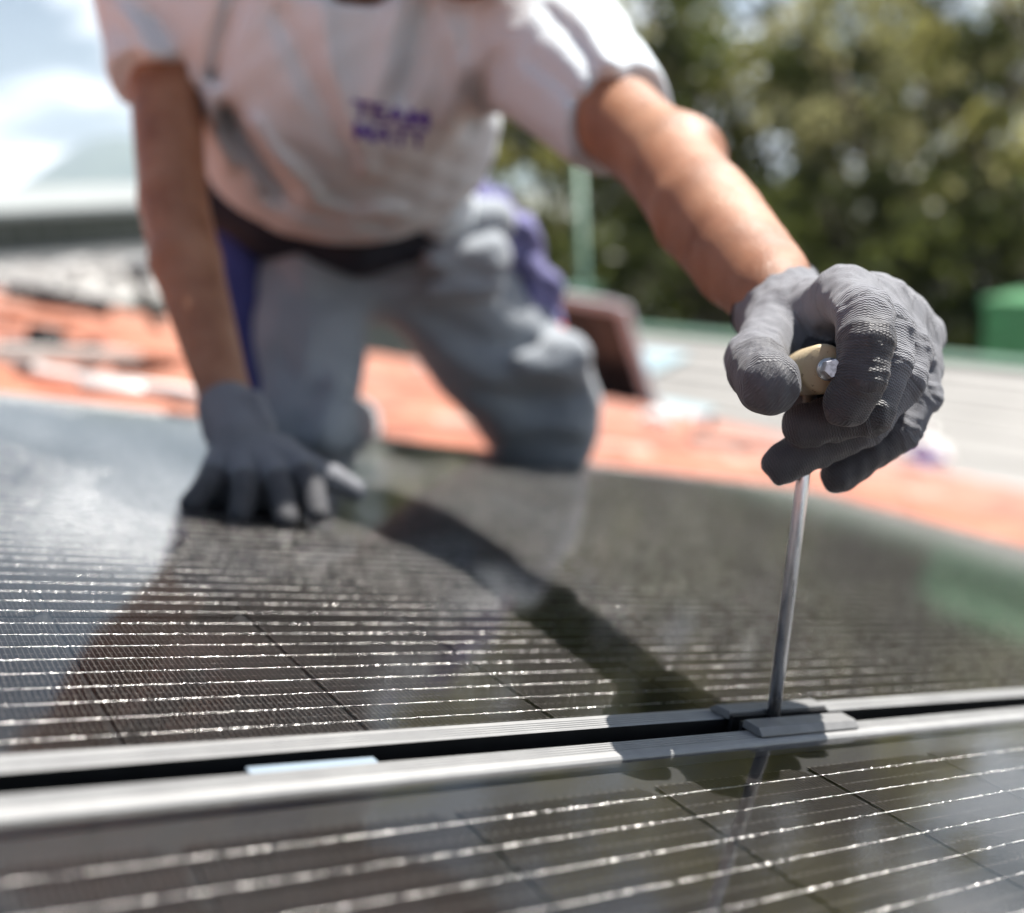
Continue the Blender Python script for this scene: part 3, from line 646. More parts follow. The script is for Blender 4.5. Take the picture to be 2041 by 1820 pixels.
for i, (px, dd, kd, sc, lab) in enumerate(trees):
    P = at(px, 500, dd)
    tr_ = thing('leafy_tree', (P[0], P[1], 0), lab, 'tree', 'trees of the wood behind the roofs')
    z0 = .5 if kd == 3 else (1.6 if kd == 0 else 2.2)
    c = obj('crown', kinds[kd][0], tr_, Matrix.Translation((0, 0, z0)) @ Matrix.Rotation(i*1.7, 4, 'Z') @ Matrix.Scale(sc, 4)); obj('trunk', kinds[kd][1], tr_, Matrix.Rotation(i*1.7, 4, 'Z') @ Matrix.Scale(sc, 4))

#==PANELS==
# ------------------------------------------------------------------ solar panels
GT, FT = .0038, .0060          # glass top, frame top (above the cells)
CELLU, CELLV, UP, VP = .594*H-.0027, .968*H, .594*H, .983*H
def cellmesh(CELLV, mat):
    w_, l_, c = CELLU, CELLV, .0075
    top = [(0, 0), (w_-c, 0), (w_, c*1.3), (w_, l_-c*1.3), (w_-c, l_), (0, l_)]
    v = [(x, y, 0) for x, y in top]+[(x, y, -.0004) for x, y in top]; n = 6
    return mesh('solar_cell', v, [tuple(range(n)), tuple(range(2*n-1, n-1, -1))]+[(i, n+i, n+(i+1) % n, (i+1) % n) for i in range(n)], mat)
cellms = {1: cellmesh(PITCH[1]*10, M['cell']), -1: cellmesh(PITCH[-1]*10, M['cell_near'])}
def ribs(v0, v1, ft):            # top of the extrusion: rounded edge, four fine grooves
    s = 1 if v1 > v0 else -1; L = abs(v1-v0); p = [(v0, -.034), (v0, ft-.0006), (v0+s*.0006, ft)]
    for i in range(4):
        a = v0+s*(.0014+i*.0021); p += [(a, ft), (a+s*.0004, ft-.0009), (a+s*.0008, ft-.0009), (a+s*.0012, ft)]
    p += [(v1-s*.0030, ft), (v1-s*.0014, ft-.0005), (v1-s*.0004, ft-.0016), (v1, ft-.0030), (v1, -.0030), (v0+s*.002, -.0030), (v0+s*.002, -.034)]
    return p
def panel(v0, v1, cells_v, sgn, label, ulo, uhi):
    """v0: edge at the gap, v1: opposite edge"""
    base = np.array([ulo, v0, -.034]); t_ = thing('solar_panel', r2w(base), label, 'solar panel', 'black solar panels', RW4)
    L = lambda u, v, n: (u-base[0], v-base[1], n-base[2])
    lip = .0145
    q = MB(); q.extr([(y-base[1], z-base[2]) for y, z in ribs(v0, v0+sgn*lip, FT)], 0, uhi-ulo); q.mi[0] = 1; o = q.obj('frame_rail', [M['alu'], M['black']], t_); auto_smooth(o, 25)  # outer side face black: shade of the gap put into the colour
    q = MB(); q.extr([(y-base[1], z-base[2]) for y, z in ribs(v1, v1-sgn*lip, FT)], 0, uhi-ulo); o = q.obj('frame_rail', M['alu'], t_); auto_smooth(o, 25)
    va, vb = sorted((v0+sgn*(lip+.0003), v1-sgn*(lip+.0003)))
    for (x0, x1) in ((ulo, ulo+lip), (uhi, uhi-lip)):
        q = MB(); q.extr([(y-base[0], z-base[2]) for y, z in ribs(x0, x1, FT)], va-base[1], vb-base[1], axis=1); o = q.obj('frame_rail', M['alu'], t_); auto_smooth(o, 25)
    q = MB(); q.box(L(ulo+.003, min(v0, v1)+.003, -.0028), L(uhi-.003, max(v0, v1)-.003, -.0014)); q.obj('backsheet', M['backsheet'], t_)
    q = MB(); q.box(L(ulo+.0045, min(v0, v1)+.0045, .0009), L(uhi-.0045, max(v0, v1)-.0045, GT)); q.mi = [1, 0, 1, 1, 1, 1]
    q.obj('cover_glass', [M['glass'], M['clear']], t_, fix=False)
    n = 0
    for va_ in cells_v:
        for k in range(-1, 16):
            ua = (.640+.594*k)*H+.0009
            obj('solar_cell', cellms[sgn], t_, Matrix.Translation(L(ua, va_, 0)))
        for r in range(10):      # ribbons of this row of cells
            vr = va_+PITCH[sgn]*(r+.5); q = MB()
            u0 = (.640-.594)*H+.003; pts = []; kk = 0
            length = 17*UP-.006; pts = []; rad = []; xx = 0.0; nxt = rng.uniform(.002, .008)
            while xx < length:
                if xx >= nxt:          # solder pad: a short flat bead
                    b_ = .00050*rng.uniform(.7, 1.4)
                    for dx, rr_ in ((.0, .5), (.0004, 1.), (.0012, 1.), (.0017, .5)): pts.append(L(u0+xx+dx, vr+rng.normal()*.00004, .00020)); rad.append(b_*rr_)
                    xx += .0040; nxt += .0092*rng.uniform(.85, 1.15)
                else:
                    pts.append(L(u0+xx, vr+rng.normal()*.00005, .00022+rng.normal()*.00003)); rad.append(.00027*max(.6, 1+rng.normal()*.16)); xx += .0035
            q.tube(pts, rad, 6)
            q.obj('contact_ribbon', M['ribbon'], t_, True, fix=False)
    return t_
ULO, UHI = -.022, 10.25*H
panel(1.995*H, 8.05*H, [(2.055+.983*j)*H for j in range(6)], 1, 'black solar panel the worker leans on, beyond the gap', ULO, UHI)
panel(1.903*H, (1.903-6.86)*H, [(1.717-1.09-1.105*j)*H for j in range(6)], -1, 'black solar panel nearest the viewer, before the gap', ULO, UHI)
# rail under the gap
VG = 1.949*H
base = np.array([ULO, VG, -.075]); rail = thing('mounting_rail', r2w(base), 'black mounting rail running under the gap between panels', 'rail', rot=RW4)
pr = [(-.019, 0), (.019, 0), (.019, .038), (.012, .038), (.012, .0395), (.0105, .0395), (.0105, .038), (.006, .038), (.006, .030), (-.006, .030), (-.006, .038), (-.0105, .038), (-.0105, .0395), (-.012, .0395), (-.012, .038), (-.019, .038)]
q = MB(); q.extr([(y, z) for y, z in pr], -.2, UHI-ULO+.2); q.obj('rail_profile', M['black'], rail)
for uu in (.1, .9, 1.6):
    q = MB(); q.box((uu, -.02, -.06), (uu+.04, .02, -.0005)); q.obj('rail_foot', M['black'], rail)
base = np.array([.258, VG, -.0105]); a_ = on(515, 1570, .0)
# pale plate lying along the near frame inside the gap
pl0, pl1 = on(517, 1566, .005)[0], on(776, 1542, .005)[0]
sp_ = thing('pale_joint_plate', r2w((pl0, 1.903*H, -.03)), 'small pale blue metal plate hooked over the near frame in the gap', 'plate', rot=RW4)
q = MB(); q.extr([(.0004, 0), (.0022, 0), (.0022, .0335), (.0060, .0335), (.0060, .0352), (.0004, .0352)], 0, pl1-pl0); o = q.obj('plate_body', M['label'], sp_)
# mid clamp
CU0, CU1 = .402, .480
cl = thing('mid_clamp', r2w((CU0, VG, -.034)), 'grey aluminium clamp with two wings holding both panel frames', 'clamp', rot=RW4)
z0 = FT+.034+.0003
g2 = .5*(1.995-1.903)*H
wing = [(g2-.0030, z0), (g2+.0100, z0), (g2+.0106, z0+.0008), (g2+.0072, z0+.0040), (g2-.0022, z0+.0044), (g2-.0030, z0+.0038)]
for s, nm in ((1, 'wing'), (-1, 'wing')):
    q = MB(); q.extr([(s*y, z) for y, z in wing], 0, CU1-CU0); o = q.obj(nm, M['clamp'], cl); bevel(o, .0003, 1)
    q = MB(); q.box((.0005, min(s*(g2-.0030), s*(g2-.0052)), .004), (CU1-CU0-.0005, max(s*(g2-.0030), s*(g2-.0052)), z0-.0005+.003)); q.obj('web', M['black'], cl)  # aluminium web coloured black for the shade between the wings
q = MB(); q.box((.0005, -(g2-.0055), .0005), (CU1-CU0-.0005, g2-.0055, .0038)); q.obj('channel_floor', M['black'], cl)  # aluminium floor, channel shade painted in as black
q = MB(); q.tube([(.434-CU0, 0, .0040), (.434-CU0, 0, .0110)], .0052, 20); q.obj('bolt_head', M['steel'], cl)

# ------------------------------------------------------------------ T-handle key
RB = np.array([.4350, VG, -.0225])                       # tip in the bolt head
rt = c2r(cam(1619, 800, .5165))
tk = thing('t_handle_key', r2w(RB), 'steel hex key with worn beige T-handle, held upright in gloved fist', 'hex key')
bw = r2w(RB); topw = r2w(rt)
MB().tube([(0, 0, 0), (r2w(c2r(cam(1600, 960, .5215)))-bw), (topw-bw)*1.0+(at(1618, 752, .516)-topw)], .00345, 24).obj('shaft', M['steel'], tk, True)
hc, he = cam(1606, 742, .522), cam(1643, 735, .474); ax = he-hc; ax /= np.linalg.norm(ax)
pts = [hc-ax*.050, hc-ax*.048, hc-ax*.02, hc, hc+ax*.02, he-ax*.004, he-ax*.0012, he]
MB().tube([c2w(p)-bw for p in pts], [.0088, .0105, .0116, .0120, .0120, .0119, .0113, .0098], 32).obj('handle', M['handle'], tk, True)
hx0 = he+np.array([.0016, -.0004, 0]); q = MB(); q.tube([c2w(hx0-ax*.004)-bw, c2w(hx0+ax*.0130)-bw, c2w(hx0+ax*.0140)-bw], [.0046, .0046, .0041], 6, rot=.25); q.obj('hex_tip', M['hex'], tk)
q = MB(); q.tube([c2w(hx0-ax*.004)-bw, c2w(hx0+ax*.0045)-bw], .0054, 20); q.obj('collar', M['steel'], tk, True)

#==PERSON==
# ------------------------------------------------------------------ the worker
kneeR = on(620, 893, 0.0)
PB = r2w((kneeR[0], 1.45, TN))
person = thing('person', PB, 'worker in light grey t-shirt and grey trousers leaning on panel, tightening a clamp', 'person')
def zc(x, y, d): return cam(1382+x*.3213, 478.4+y*.3213, d)      # picture detail of the fist
def za(x, y, d): return cam(319+x*.292, 691+y*.292, d)           # picture detail of the planted hand
def chain(pts, rad, name, k=.003, sq=None):
    out = []; s = 0
    for i in range(len(pts)-1):
        out.append(cone(pts[i], pts[i+1], rad[i], rad[i+1], k, sq, tag=name, s0=s)); s += np.linalg.norm(pts[i+1]-pts[i])
    return out
def glove_attr(prims, coatf, lat):
    def fn(me, Vv):
        best = np.full(len(Vv), 1e9); S = np.zeros(len(Vv)); W = np.zeros(len(Vv)); T = np.empty(len(Vv), object); TT = np.zeros(len(Vv))
        for q in prims:
            if q['op'] != '+' or q['t'] != 'c': continue
            d = pd(q, Vv); m_ = d < best; ba = q['b']-q['a']; L = np.linalg.norm(ba); tt = np.clip(((Vv-q['a'])@ba)/(L*L), -.3, 1.3)
            lv = np.cross(ba/L, lat); lv /= np.linalg.norm(lv)
            best[m_] = d[m_]; S[m_] = (q['s0']+tt*L)[m_]; W[m_] = ((Vv-q['a'])@lv)[m_]; T[m_] = q['tag']; TT[m_] = q['s0']+np.clip(tt, 0, 1)[m_]*L
        a = me.attributes.new('knit', 'FLOAT_VECTOR', 'POINT'); a.data.foreach_set('vector', np.stack([S, W, W*0], 1).astype(np.float32).ravel())
        c = me.attributes.new('coat', 'FLOAT', 'POINT'); c.data.foreach_set('value', coatf(Vv, T, TT).astype(np.float32))
    return fn
# ---- glove closed round the key
wr = zc(560, 470, .588)
idx = [zc(935, 345, .520), zc(1062, 470, .474), zc(1072, 640, .4635), zc(1040, 850, .4615), zc(955, 1015, .468)]
mid = [zc(1130, 395, .533), zc(1190, 560, .497), zc(1195, 760, .490), zc(1090, 1060, .487), zc(690, 1150, .497)]
rng_ = [zc(1270, 480, .546), zc(1315, 680, .516), zc(1290, 860, .508), zc(1060, 1135, .508), zc(558, 1385, .514)]
pky = [zc(1385, 590, .559), zc(1400, 780, .541), zc(1398, 960, .534), zc(1280, 1185, .529), zc(900, 1458, .531)]
thb = [zc(540, 540, .566), zc(395, 745, .524), zc(405, 800, .497), zc(460, 880, .4675)]
CUN = np.array([-.41, .91, 0])*.80+np.array([0, 0, -.60]); CUN /= np.linalg.norm(CUN)
G = []
G += [cone(zc(450, 300, .618), zc(640, 560, .572), .0292, .0262, .008, tag='cuff', s0=0, cuts=[(zc(527, 368, .602), CUN)])]
for p, r in ((idx[0], .0125), (mid[0], .0130), (rng_[0], .0125), (pky[0], .0115)):
    G.append(cone(zc(650, 560, .575), p,   .0185, r*1.08, .014, tag='back', s0=.0))
G.append(cone(zc(880, 640, .560), zc(1180, 800, .557), .020, .017, .012, tag='palm'))
G.append(cone(zc(700, 640, .570), zc(640, 800, .548), .018, .015, .010, tag='palm'))
G.append(cone(zc(690, 860, .545), zc(820, 1040, .535), .020, .017, .008, tag='palm'))
fing = {'index': (idx, [.0128, .0127, .0126, .0118, .0112]), 'middle': (mid, [.0130, .0124, .0121, .0116, .0110]), 'ring': (rng_, [.0125, .0122, .0120, .0114, .0108]), 'pinky': (pky, [.0115, .0112, .0110, .0104, .0098])}
for nm, (p, r) in fing.items():
    FG = chain(p, r, nm, .0026 if nm == 'index' else .0036); FG[0]['k'] = .011; FG[1]['k'] = .005; G += FG
G += chain(thb, [.0185, .0150, .0138, .0136], 'thumb', .006)
G.append(ell(zc(468, 892, .4655), (.0134, .0138, .011), .006))
G.append(cone(zc(560, 500, .566), zc(900, 420, .548), .016, .015, .010, tag='back'))     # web between thumb and index
def coatA(P, T, s):
    out = np.zeros(len(P)); px = CX+F*P[:, 0]/-P[:, 2]; py = CY-F*P[:, 1]/-P[:, 2]; zx = (px-1382)/.3213; zy = (py-478.4)/.3213
    L = {'index': (.045, .075), 'middle': (.062, .105), 'ring': (.075, .115), 'pinky': (.055, .10)}
    for nm, (s0, s1) in L.items():
        m_ = T == nm; out[m_] = np.clip((s[m_]-s0)/.028, 0, 1)*.95
    m_ = T == 'thumb'; out[m_] = np.clip((s[m_]-.058)/.016, 0, 1)*.62
    m_ = T == 'palm'; out[m_] = 1.
    # coating only wraps the palm side and sides: the backs of middle and ring stay grey for longer
    return out
gp_ = [q for q in G if q['t'] == 'c']
fgp = [q for q in gp_ if q['tag'] in fing or q['tag'] == 'thumb']
JT = {nm: np.cumsum([np.linalg.norm(p[i+1]-p[i]) for i in range(4)])[:3] for nm, (p, r) in fing.items()}
JT['thumb'] = np.cumsum([np.linalg.norm(thb[i+1]-thb[i]) for i in range(3)])[:2]
wr_ = np.random.default_rng(3); WD = wr_.normal(size=(14, 3)); WD /= np.linalg.norm(WD, axis=1)[:, None]; WP = wr_.uniform(0, 6.28, 14); WL = wr_.uniform(.006, .016, 14)
def glove_warp(P):
    out = np.zeros(len(P))
    for d, p, l in zip(WD, WP, WL): out += .00013*np.sin(P@d*(2*math.pi/l)+p)
    best = np.full(len(P), 1e9); S_ = np.zeros(len(P)); T_ = np.zeros(len(P), int); names = list(JT)
    for q in fgp:
        d = pd(q, P); m_ = d < best; ba = q['b']-q['a']; L = np.linalg.norm(ba); tt = np.clip(((P-q['a'])@ba)/(L*L), -.2, 1.2)
        best[m_] = d[m_]; S_[m_] = (q['s0']+tt*L)[m_]; T_[m_] = names.index(q['tag'])
    for i, nm in enumerate(names):
        m_ = (T_ == i) & (best < .004); sj = JT[nm]; s_ = S_[m_]; a = np.zeros(m_.sum())
        wob_ = .0012*np.sin(P[m_]@WD[i]*420+i)
        for j, x in enumerate(sj): a += .00034*np.sin((s_-x+wob_)*2*math.pi/.0052)*np.exp(-((s_-x)/.0075)**2)
        out[m_] += a
    return out
lat = np.array([.25, .2, 1.])
o, _, _ = sdf_obj('work_glove', G, .00085, M['glove'], person, PB, warp=glove_warp, band=.0035, smooth=2, attr=glove_attr(gp_, coatA, lat)); tag(o, 'grey knit glove with dark coated fingers closed round the key')
gl1 = o
cu_d = -CUN; cu_a = zc(450, 300, .618); cu_b = zc(640, 560, .572); cu_c = cu_a+(cu_b-cu_a)*(((zc(527, 368, .602)-cu_a)@CUN)/((cu_b-cu_a)@CUN))
e1 = np.cross(cu_d, [0, 0, 1.]); e1 /= np.linalg.norm(e1); e2 = np.cross(cu_d, e1)
def ring(c, r, tr_, n=40, mdl=8):
    q = MB(); v = []; f = []
    for i in range(n):
        a = 2*math.pi*i/n; d = math.cos(a)*e1+math.sin(a)*e2
        for j in range(mdl):
            b_ = 2*math.pi*j/mdl; v.append(c2w(c+d*(r+tr_*math.cos(b_))+cu_d*tr_*1.3*math.sin(b_))-PB)
    for i in range(n):
        for j in range(mdl): f.append((i*mdl+j, ((i+1) % n)*mdl+j, ((i+1) % n)*mdl+(j+1) % mdl, i*mdl+(j+1) % mdl))
    return q.add(v, f)
ring(cu_c, .0283, .0012).obj('cuff_hem', M['hem'], gl1, True)

# ---- planted glove
B = []
B.append(cone(za(430, 330, .905), za(540, 640, .865), .0262, .0265, .006, tag='cuff', cuts=[(za(440, 400, .897), (za(430, 330, .905)-za(540, 640, .865))/np.linalg.norm(za(430, 330, .905)-za(540, 640, .865)))]))
for i in range(4): B.append(cone(za(345+i*8, 420+i*52, .880-.004*i), za(640+i*28, 360+i*60, .875-.004*i), .0085, .0085, .006, tag='cuff'))
kn = {'index': za(930, 800, .845), 'middle': za(760, 830, .835), 'ring': za(560, 830, .832), 'pinky': za(390, 800, .838)}
tips = {'index': [za(1040, 960, .825), za(1075, 1130, .812)], 'middle': [za(835, 1000, .815), za(860, 1165, .803)], 'ring': [za(580, 990, .812), za(545, 1145, .802)], 'pinky': [za(325, 945, .818), za(215, 1075, .808)]}
for nm in kn:
    B.append(cone(za(540, 620, .866), kn[nm], .017, .0115, .006, tag='back')); B += chain([kn[nm]]+tips[nm], [.0118, .0106, .0098], nm, .0018)
B.append(cone(za(430, 1010, .838), za(950, 1060, .838), .012, .012, .004, tag='palm'))
B += chain([za(820, 720, .866), za(1000, 830, .868), za(1180, 905, .872), za(1340, 985, .880)], [.0155, .0125, .0110, .0098], 'thumb', .006)
def coatB(P, T, s):
    out = np.zeros(len(P))
    for nm in ('index', 'middle', 'ring', 'pinky'): m_ = T == nm; out[m_] = np.clip((s[m_]-.006)/.014, 0, 1)
    m_ = T == 'thumb'; out[m_] = np.clip((s[m_]-.075)/.012, 0, 1)*.2
    out[T == 'palm'] = 1; return out
o, _, _ = sdf_obj('work_glove', B, .0016, M['glove'], person, PB, smooth=2, attr=glove_attr([q for q in B if q['t'] == 'c'], coatB, lat)); tag(o, 'grey knit glove with dark fingers pressed flat on the panel')

# ---- body (one surface: arms, torso, neck, head, legs)
S = []
sh_l, sh_r = cam(335, -20, 1.13), cam(1070, 40, 1.03)
el_l, wr_l = cam(345, 400, 1.00), cam(452, 800, .905)
el_r, wr_r = cam(1352, 338, .775), cam(1545, 590, .597)
# left-of-picture arm
K_ = .006
S += [cone(sh_l, cam(331, 190, 1.075), .042, .0370, K_), cone(cam(331, 190, 1.075), el_l, .0370, .0330, K_), cone(el_l, cam(370, 520, .965), .0330, .0330, K_), cone(cam(370, 520, .965), wr_l, .0330, .0225, K_), cone(wr_l, za(540, 640, .865), .0225, .018, K_)]
# right-of-picture arm: biceps, elbow, muscle of the forearm
S += [cone(sh_r, cam(1225, 232, .875), .046, .0385, K_), cone(cam(1225, 232, .875), cam(1325, 322, .785), .0385, .0335, K_), ell(cam(1380, 318, .780), (.0190, .0185, .02), .045),
      cone(cam(1325, 322, .785), cam(1400, 425, .705), .0335, .0345, K_), cone(cam(1400, 425, .705), cam(1474, 522, .645), .0345, .0295, K_), cone(cam(1474, 522, .645), cam(1541, 592, .597), .0290, .0240, K_), cone(cam(1541, 592, .597), zc(640, 560, .572), .0238, .020, K_)]
S += [cone(cam(1372, 330, .772), cam(1432, 425, .695), .012, .014, .024), cone(cam(1432, 425, .695), cam(1545, 560, .602), .014, .010, .02)]
# tendons and veins standing out on the forearm
AX = [(cam(1325, 322, .785), .0335), (cam(1400, 425, .705), .0345), (cam(1474, 522, .645), .0295), (cam(1541, 592, .597), .0240)]
def axp(t_):
    i_ = min(2, int(t_)); f_ = t_-i_; return AX[i_][0]*(1-f_)+AX[i_+1][0]*f_, AX[i_][1]*(1-f_)+AX[i_+1][1]*f_
for (d0, d1, t0, t1, rr_) in (((.55, .45, .70), (.75, .45, .5), .5, 2.9, .0042), ((.30, .30, .9), (.45, .35, .8), .9, 2.7, .0036), ((.85, .35, .4), (.60, .50, .6), 1.1, 2.8, .0040), ((.45, .40, .8), (.80, .40, .45), 1.3, 2.1, .0036)):
    pv_ = None
    for i_ in range(13):
        f_ = i_/12; A_, R_ = axp(t0+(t1-t0)*f_); d = np.array(d0)*(1-f_)+np.array(d1)*f_+np.array([.10*math.sin(7*f_+t0*9), .08*math.cos(6*f_), 0]); d /= np.linalg.norm(d); q_ = A_+d*(R_-.0004)
        if pv_ is not None: S.append(cone(pv_, q_, rr_, rr_, .004))
        pv_ = q_
# torso, neck, head, hips, legs (inside the clothes)
S += [cone(sh_l, cam(690, 0, 1.14), .044, .07, .03), cone(sh_r, cam(700, 0, 1.14), .044, .07, .03), ell(cam(700, 90, 1.15), (.13, .14, .075), .04), ell(cam(690, 230, 1.27), (.12, .11, .07), .04), ell(cam(720, 420, 1.55), (.13, .10, .08), .04), cone(cam(690, 230, 1.27), cam(720, 400, 1.53), .08, .08, .03)]
hc_ = cam(928, -310, .905)
S += [cone(cam(695, -40, 1.075), cam(870, -250, .955), .056, .054, .03)]
fd = np.array([.40, -.60, .69]); fd /= np.linalg.norm(fd); rt_ = np.cross([0, 1, 0], fd); rt_ /= np.linalg.norm(rt_); ud = np.cross(fd, rt_)
RH = np.stack([rt_, ud, fd], 1); hd = lambda x, y, z: hc_+RH@np.array([x, y, z])
S += [ell(hd(0, .025, -.012), (.076, .100, .095), .02, RH), ell(hd(0, -.045, .035), (.056, .070, .060), .03, RH), cone(hd(0, .012, .086), hd(0, -.026, .108), .009, .014, .012), ell(hd(0, -.095, .062), (.026, .020, .020), .02, RH),
      ell(hd(.078, -.012, -.01), (.010, .030, .018), .006, RH), ell(hd(-.078, -.012, -.01), (.010, .030, .018), .006, RH), cone(hd(-.022, -.060, .092), hd(.022, -.060, .092), .0065, .0065, .008), ell(hd(.032, .012, .082), (.016, .009, .012), .010, RH, op='-'), ell(hd(-.032, .012, .082), (.016, .009, .012), .010, RH, op='-')]
LH, LK = cam(610, 520, 1.50), cam(605, 850, 1.375)
RHp, RM, RK = cam(850, 510, 1.54), cam(985, 690, 1.62), cam(1075, 862, 1.72)
vdir = np.array([U[0]*0+V[0], V[1], V[2]])                    # away along the roof
ldir = RK/np.linalg.norm(RK); ldir = ldir-N*(ldir@N); ldir /= np.linalg.norm(ldir); LF = LK+ldir*.34-N*.02; RF = RK+ldir*.36+N*.0
S += [cone(LH, LK, .072, .050, .03), cone(RHp, RM, .078, .066, .03), cone(RM, RK, .066, .052, .03), cone(LK, LF, .048, .038, .02), cone(RK, RF, .048, .038, .02), cone(LF, LF+ldir*.08-N*.05, .035, .03, .01), cone(RF, RF+ldir*.08-N*.05, .035, .03, .01)]
o, _, _ = sdf_obj('body', S, .0034, M['skin'], person, PB, smooth=3)
for sx in (-1, 1):
    bm = bmesh.new(); bmesh.ops.create_uvsphere(bm, u_segments=16, v_segments=10, radius=.011); me = bpy.data.meshes.new('eye'); bm.to_mesh(me); bm.free(); me.materials.append(M['eye'])
    e = obj('eye', me, person); e.location = c2w(hd(.032*sx, .010, .078))-PB
HR = [ell(hd(0, .045, -.028), (.084, .092, .098), .02, RH, cuts=[(hd(0, .05, .06), RH@np.array([0, -.75, .66]))])]
sdf_obj('hair', HR, .005, M['hair'], person, PB, smooth=2)
# ---- t-shirt
T = []
hemn = cam(300, 190, 1.06)-cam(330, 40, 1.11); hemn /= np.linalg.norm(hemn)
armr = cam(1290, 290, .83)-cam(1190, 195, .905); armr /= np.linalg.norm(armr)
T += [ell(cam(695, 25, 1.085), (.172, .175, .145), .05), ell(cam(690, 215, 1.20), (.176, .130, .125), .06), ell(cam(690, 292, 1.245), (.170, .113, .120), .06),
      cone(cam(365, -30, 1.105), cam(690, -15, 1.07), .088, .112, .05), cone(cam(1030, 40, 1.045), cam(720, -10, 1.08), .082, .11, .05),
      cone(cam(350, -5, 1.13), cam(300, 220, 1.057), .084, .0405, .03, cuts=[(cam(311, 130, 1.046), hemn)]),
      cone(cam(1080, 85, 1.015), cam(1290, 300, .822), .080, .0425, .03, cuts=[(cam(1217, 224, .858), armr)]),
      cone(cam(640, 350, 1.46), cam(790, 350, 1.52), .07, .06, .04), cone(cam(690, 230, 1.26), cam(760, 330, 1.44), .11, .09, .05), ell(cam(872, 395, 1.40), (.050, .060, .055), .02), cone(cam(885, 340, 1.40), cam(905, 440, 1.43), .022, .034, .02),
      ell(cam(695, -80, .955), (.060, .046, .09), .008, op='-')]
T += [cone(cam(314, 120, 1.085), cam(300, 230, 1.05), .0395, .0395, .003, op='-', cuts=[(cam(313, 122, 1.046), -hemn)]), cone(cam(1190, 195, .91), cam(1300, 305, .815), .0405, .0400, .003, op='-', cuts=[(cam(1208, 216, .858), -armr)])]
folds = [([(470, -10), (452, 60), (430, 150)], .013, 20), ([(455, 225), (505, 310), (565, 385)], .014, 17), ([(505, 245), (560, 320), (625, 385)], -.010, 18), ([(560, 30), (620, 160), (705, 320)], .008, 24), ([(640, 10), (660, 140), (725, 330)], -.007, 24),
         ([(850, 20), (830, 110), (800, 190)], .010, 20), ([(790, 20), (770, 120), (750, 200)], -.006, 22), ([(990, 120), (965, 180), (930, 250)], .007, 20), ([(900, 60), (915, 150), (890, 240)], -.007, 22), ([(420, 180), (425, 260), (455, 330)], -.008, 16),
         ([(1090, 20), (1150, 90), (1210, 190)], .005, 14), ([(1060, 120), (1120, 170), (1180, 235)], .006, 14), ([(1150, 20), (1190, 80), (1250, 170)], -.004, 14), ([(300, 30), (330, 70), (365, 130)], .006, 14), ([(240, 20), (275, 60), (300, 110)], -.005, 14), ([(600, 400), (700, 432), (800, 420)], -.005, 14), ([(520, 390), (640, 425), (760, 450)], .005, 10)]
def shirt_warp(P):
    z = np.minimum(P[:, 2], -.2); px = np.stack([CX+F*P[:, 0]/-z, CY-F*P[:, 1]/-z], 1); out = np.zeros(len(P))
    for pl, amp, wd in folds:
        best = np.full(len(P), 1e9)
        for a, b_ in zip(pl[:-1], pl[1:]):
            a = np.array(a, float); b_ = np.array(b_, float); tt = np.clip(((px-a)@(b_-a))/((b_-a)@(b_-a)), 0, 1); best = np.minimum(best, np.linalg.norm(px-a-tt[:, None]*(b_-a), axis=1))
        out += 1.45*amp*np.exp(-(best/wd)**2)
    out += .0018*np.sin(P[:, 0]*95+3*np.sin(P[:, 1]*40))*np.sin(P[:, 1]*60+P[:, 2]*55)
    return out
shirt, SV, SQ = sdf_obj('t_shirt', T, .0045, M['shirt'], person, PB, warp=shirt_warp, smooth=3)
# printed lettering laid on the cloth
bvh = BVHTree.FromPolygons([tuple(x) for x in SV], [tuple(int(i) for i in q) for q in SQ])
for txt, x0, y0, x1, y1, hpx in (('TEAM', 702, 232, 856, 257, 34), ('MATT', 705, 276, 850, 296, 34)):
    cu = bpy.data.curves.new('print', 'FONT'); cu.body = txt; cu.size = 1; cu.offset = .03; cu.resolution_u = 3
    to = bpy.data.objects.new('tmp', cu); COL.objects.link(to); bpy.context.view_layer.update()
    me = bpy.data.meshes.new_from_object(to.evaluated_get(bpy.context.evaluated_depsgraph_get())); bpy.data.objects.remove(to)
    bm = bmesh.new(); bm.from_mesh(me); bmesh.ops.triangulate(bm, faces=bm.faces); bmesh.ops.subdivide_edges(bm, edges=[e for e in bm.edges if e.calc_length() > .12], cuts=3, use_grid_fill=True)
    xs = [v_.co.x for v_ in bm.verts]; xa, xb = min(xs), max(xs)
    for v_ in bm.verts:
        s = (v_.co.x-xa)/(xb-xa); px = x0+(x1-x0)*s; py = y0+(y1-y0)*s-(v_.co.y)*hpx/.72
        d = Vector(cam(px, py, 1.0)); hit = bvh.ray_cast(d*.6, d.normalized())
        p = np.array(hit[0]) if hit[0] is not None else cam(px, py, 1.1)
        v_.co = Vector(c2w(p-np.array(d.normalized())*.0014)-PB)
    bm.to_mesh(me); bm.free(); me.materials.clear(); me.materials.append(M['print']); o = obj('chest_print', me, shirt)
    tag(o, 'purple block lettering printed on the chest')
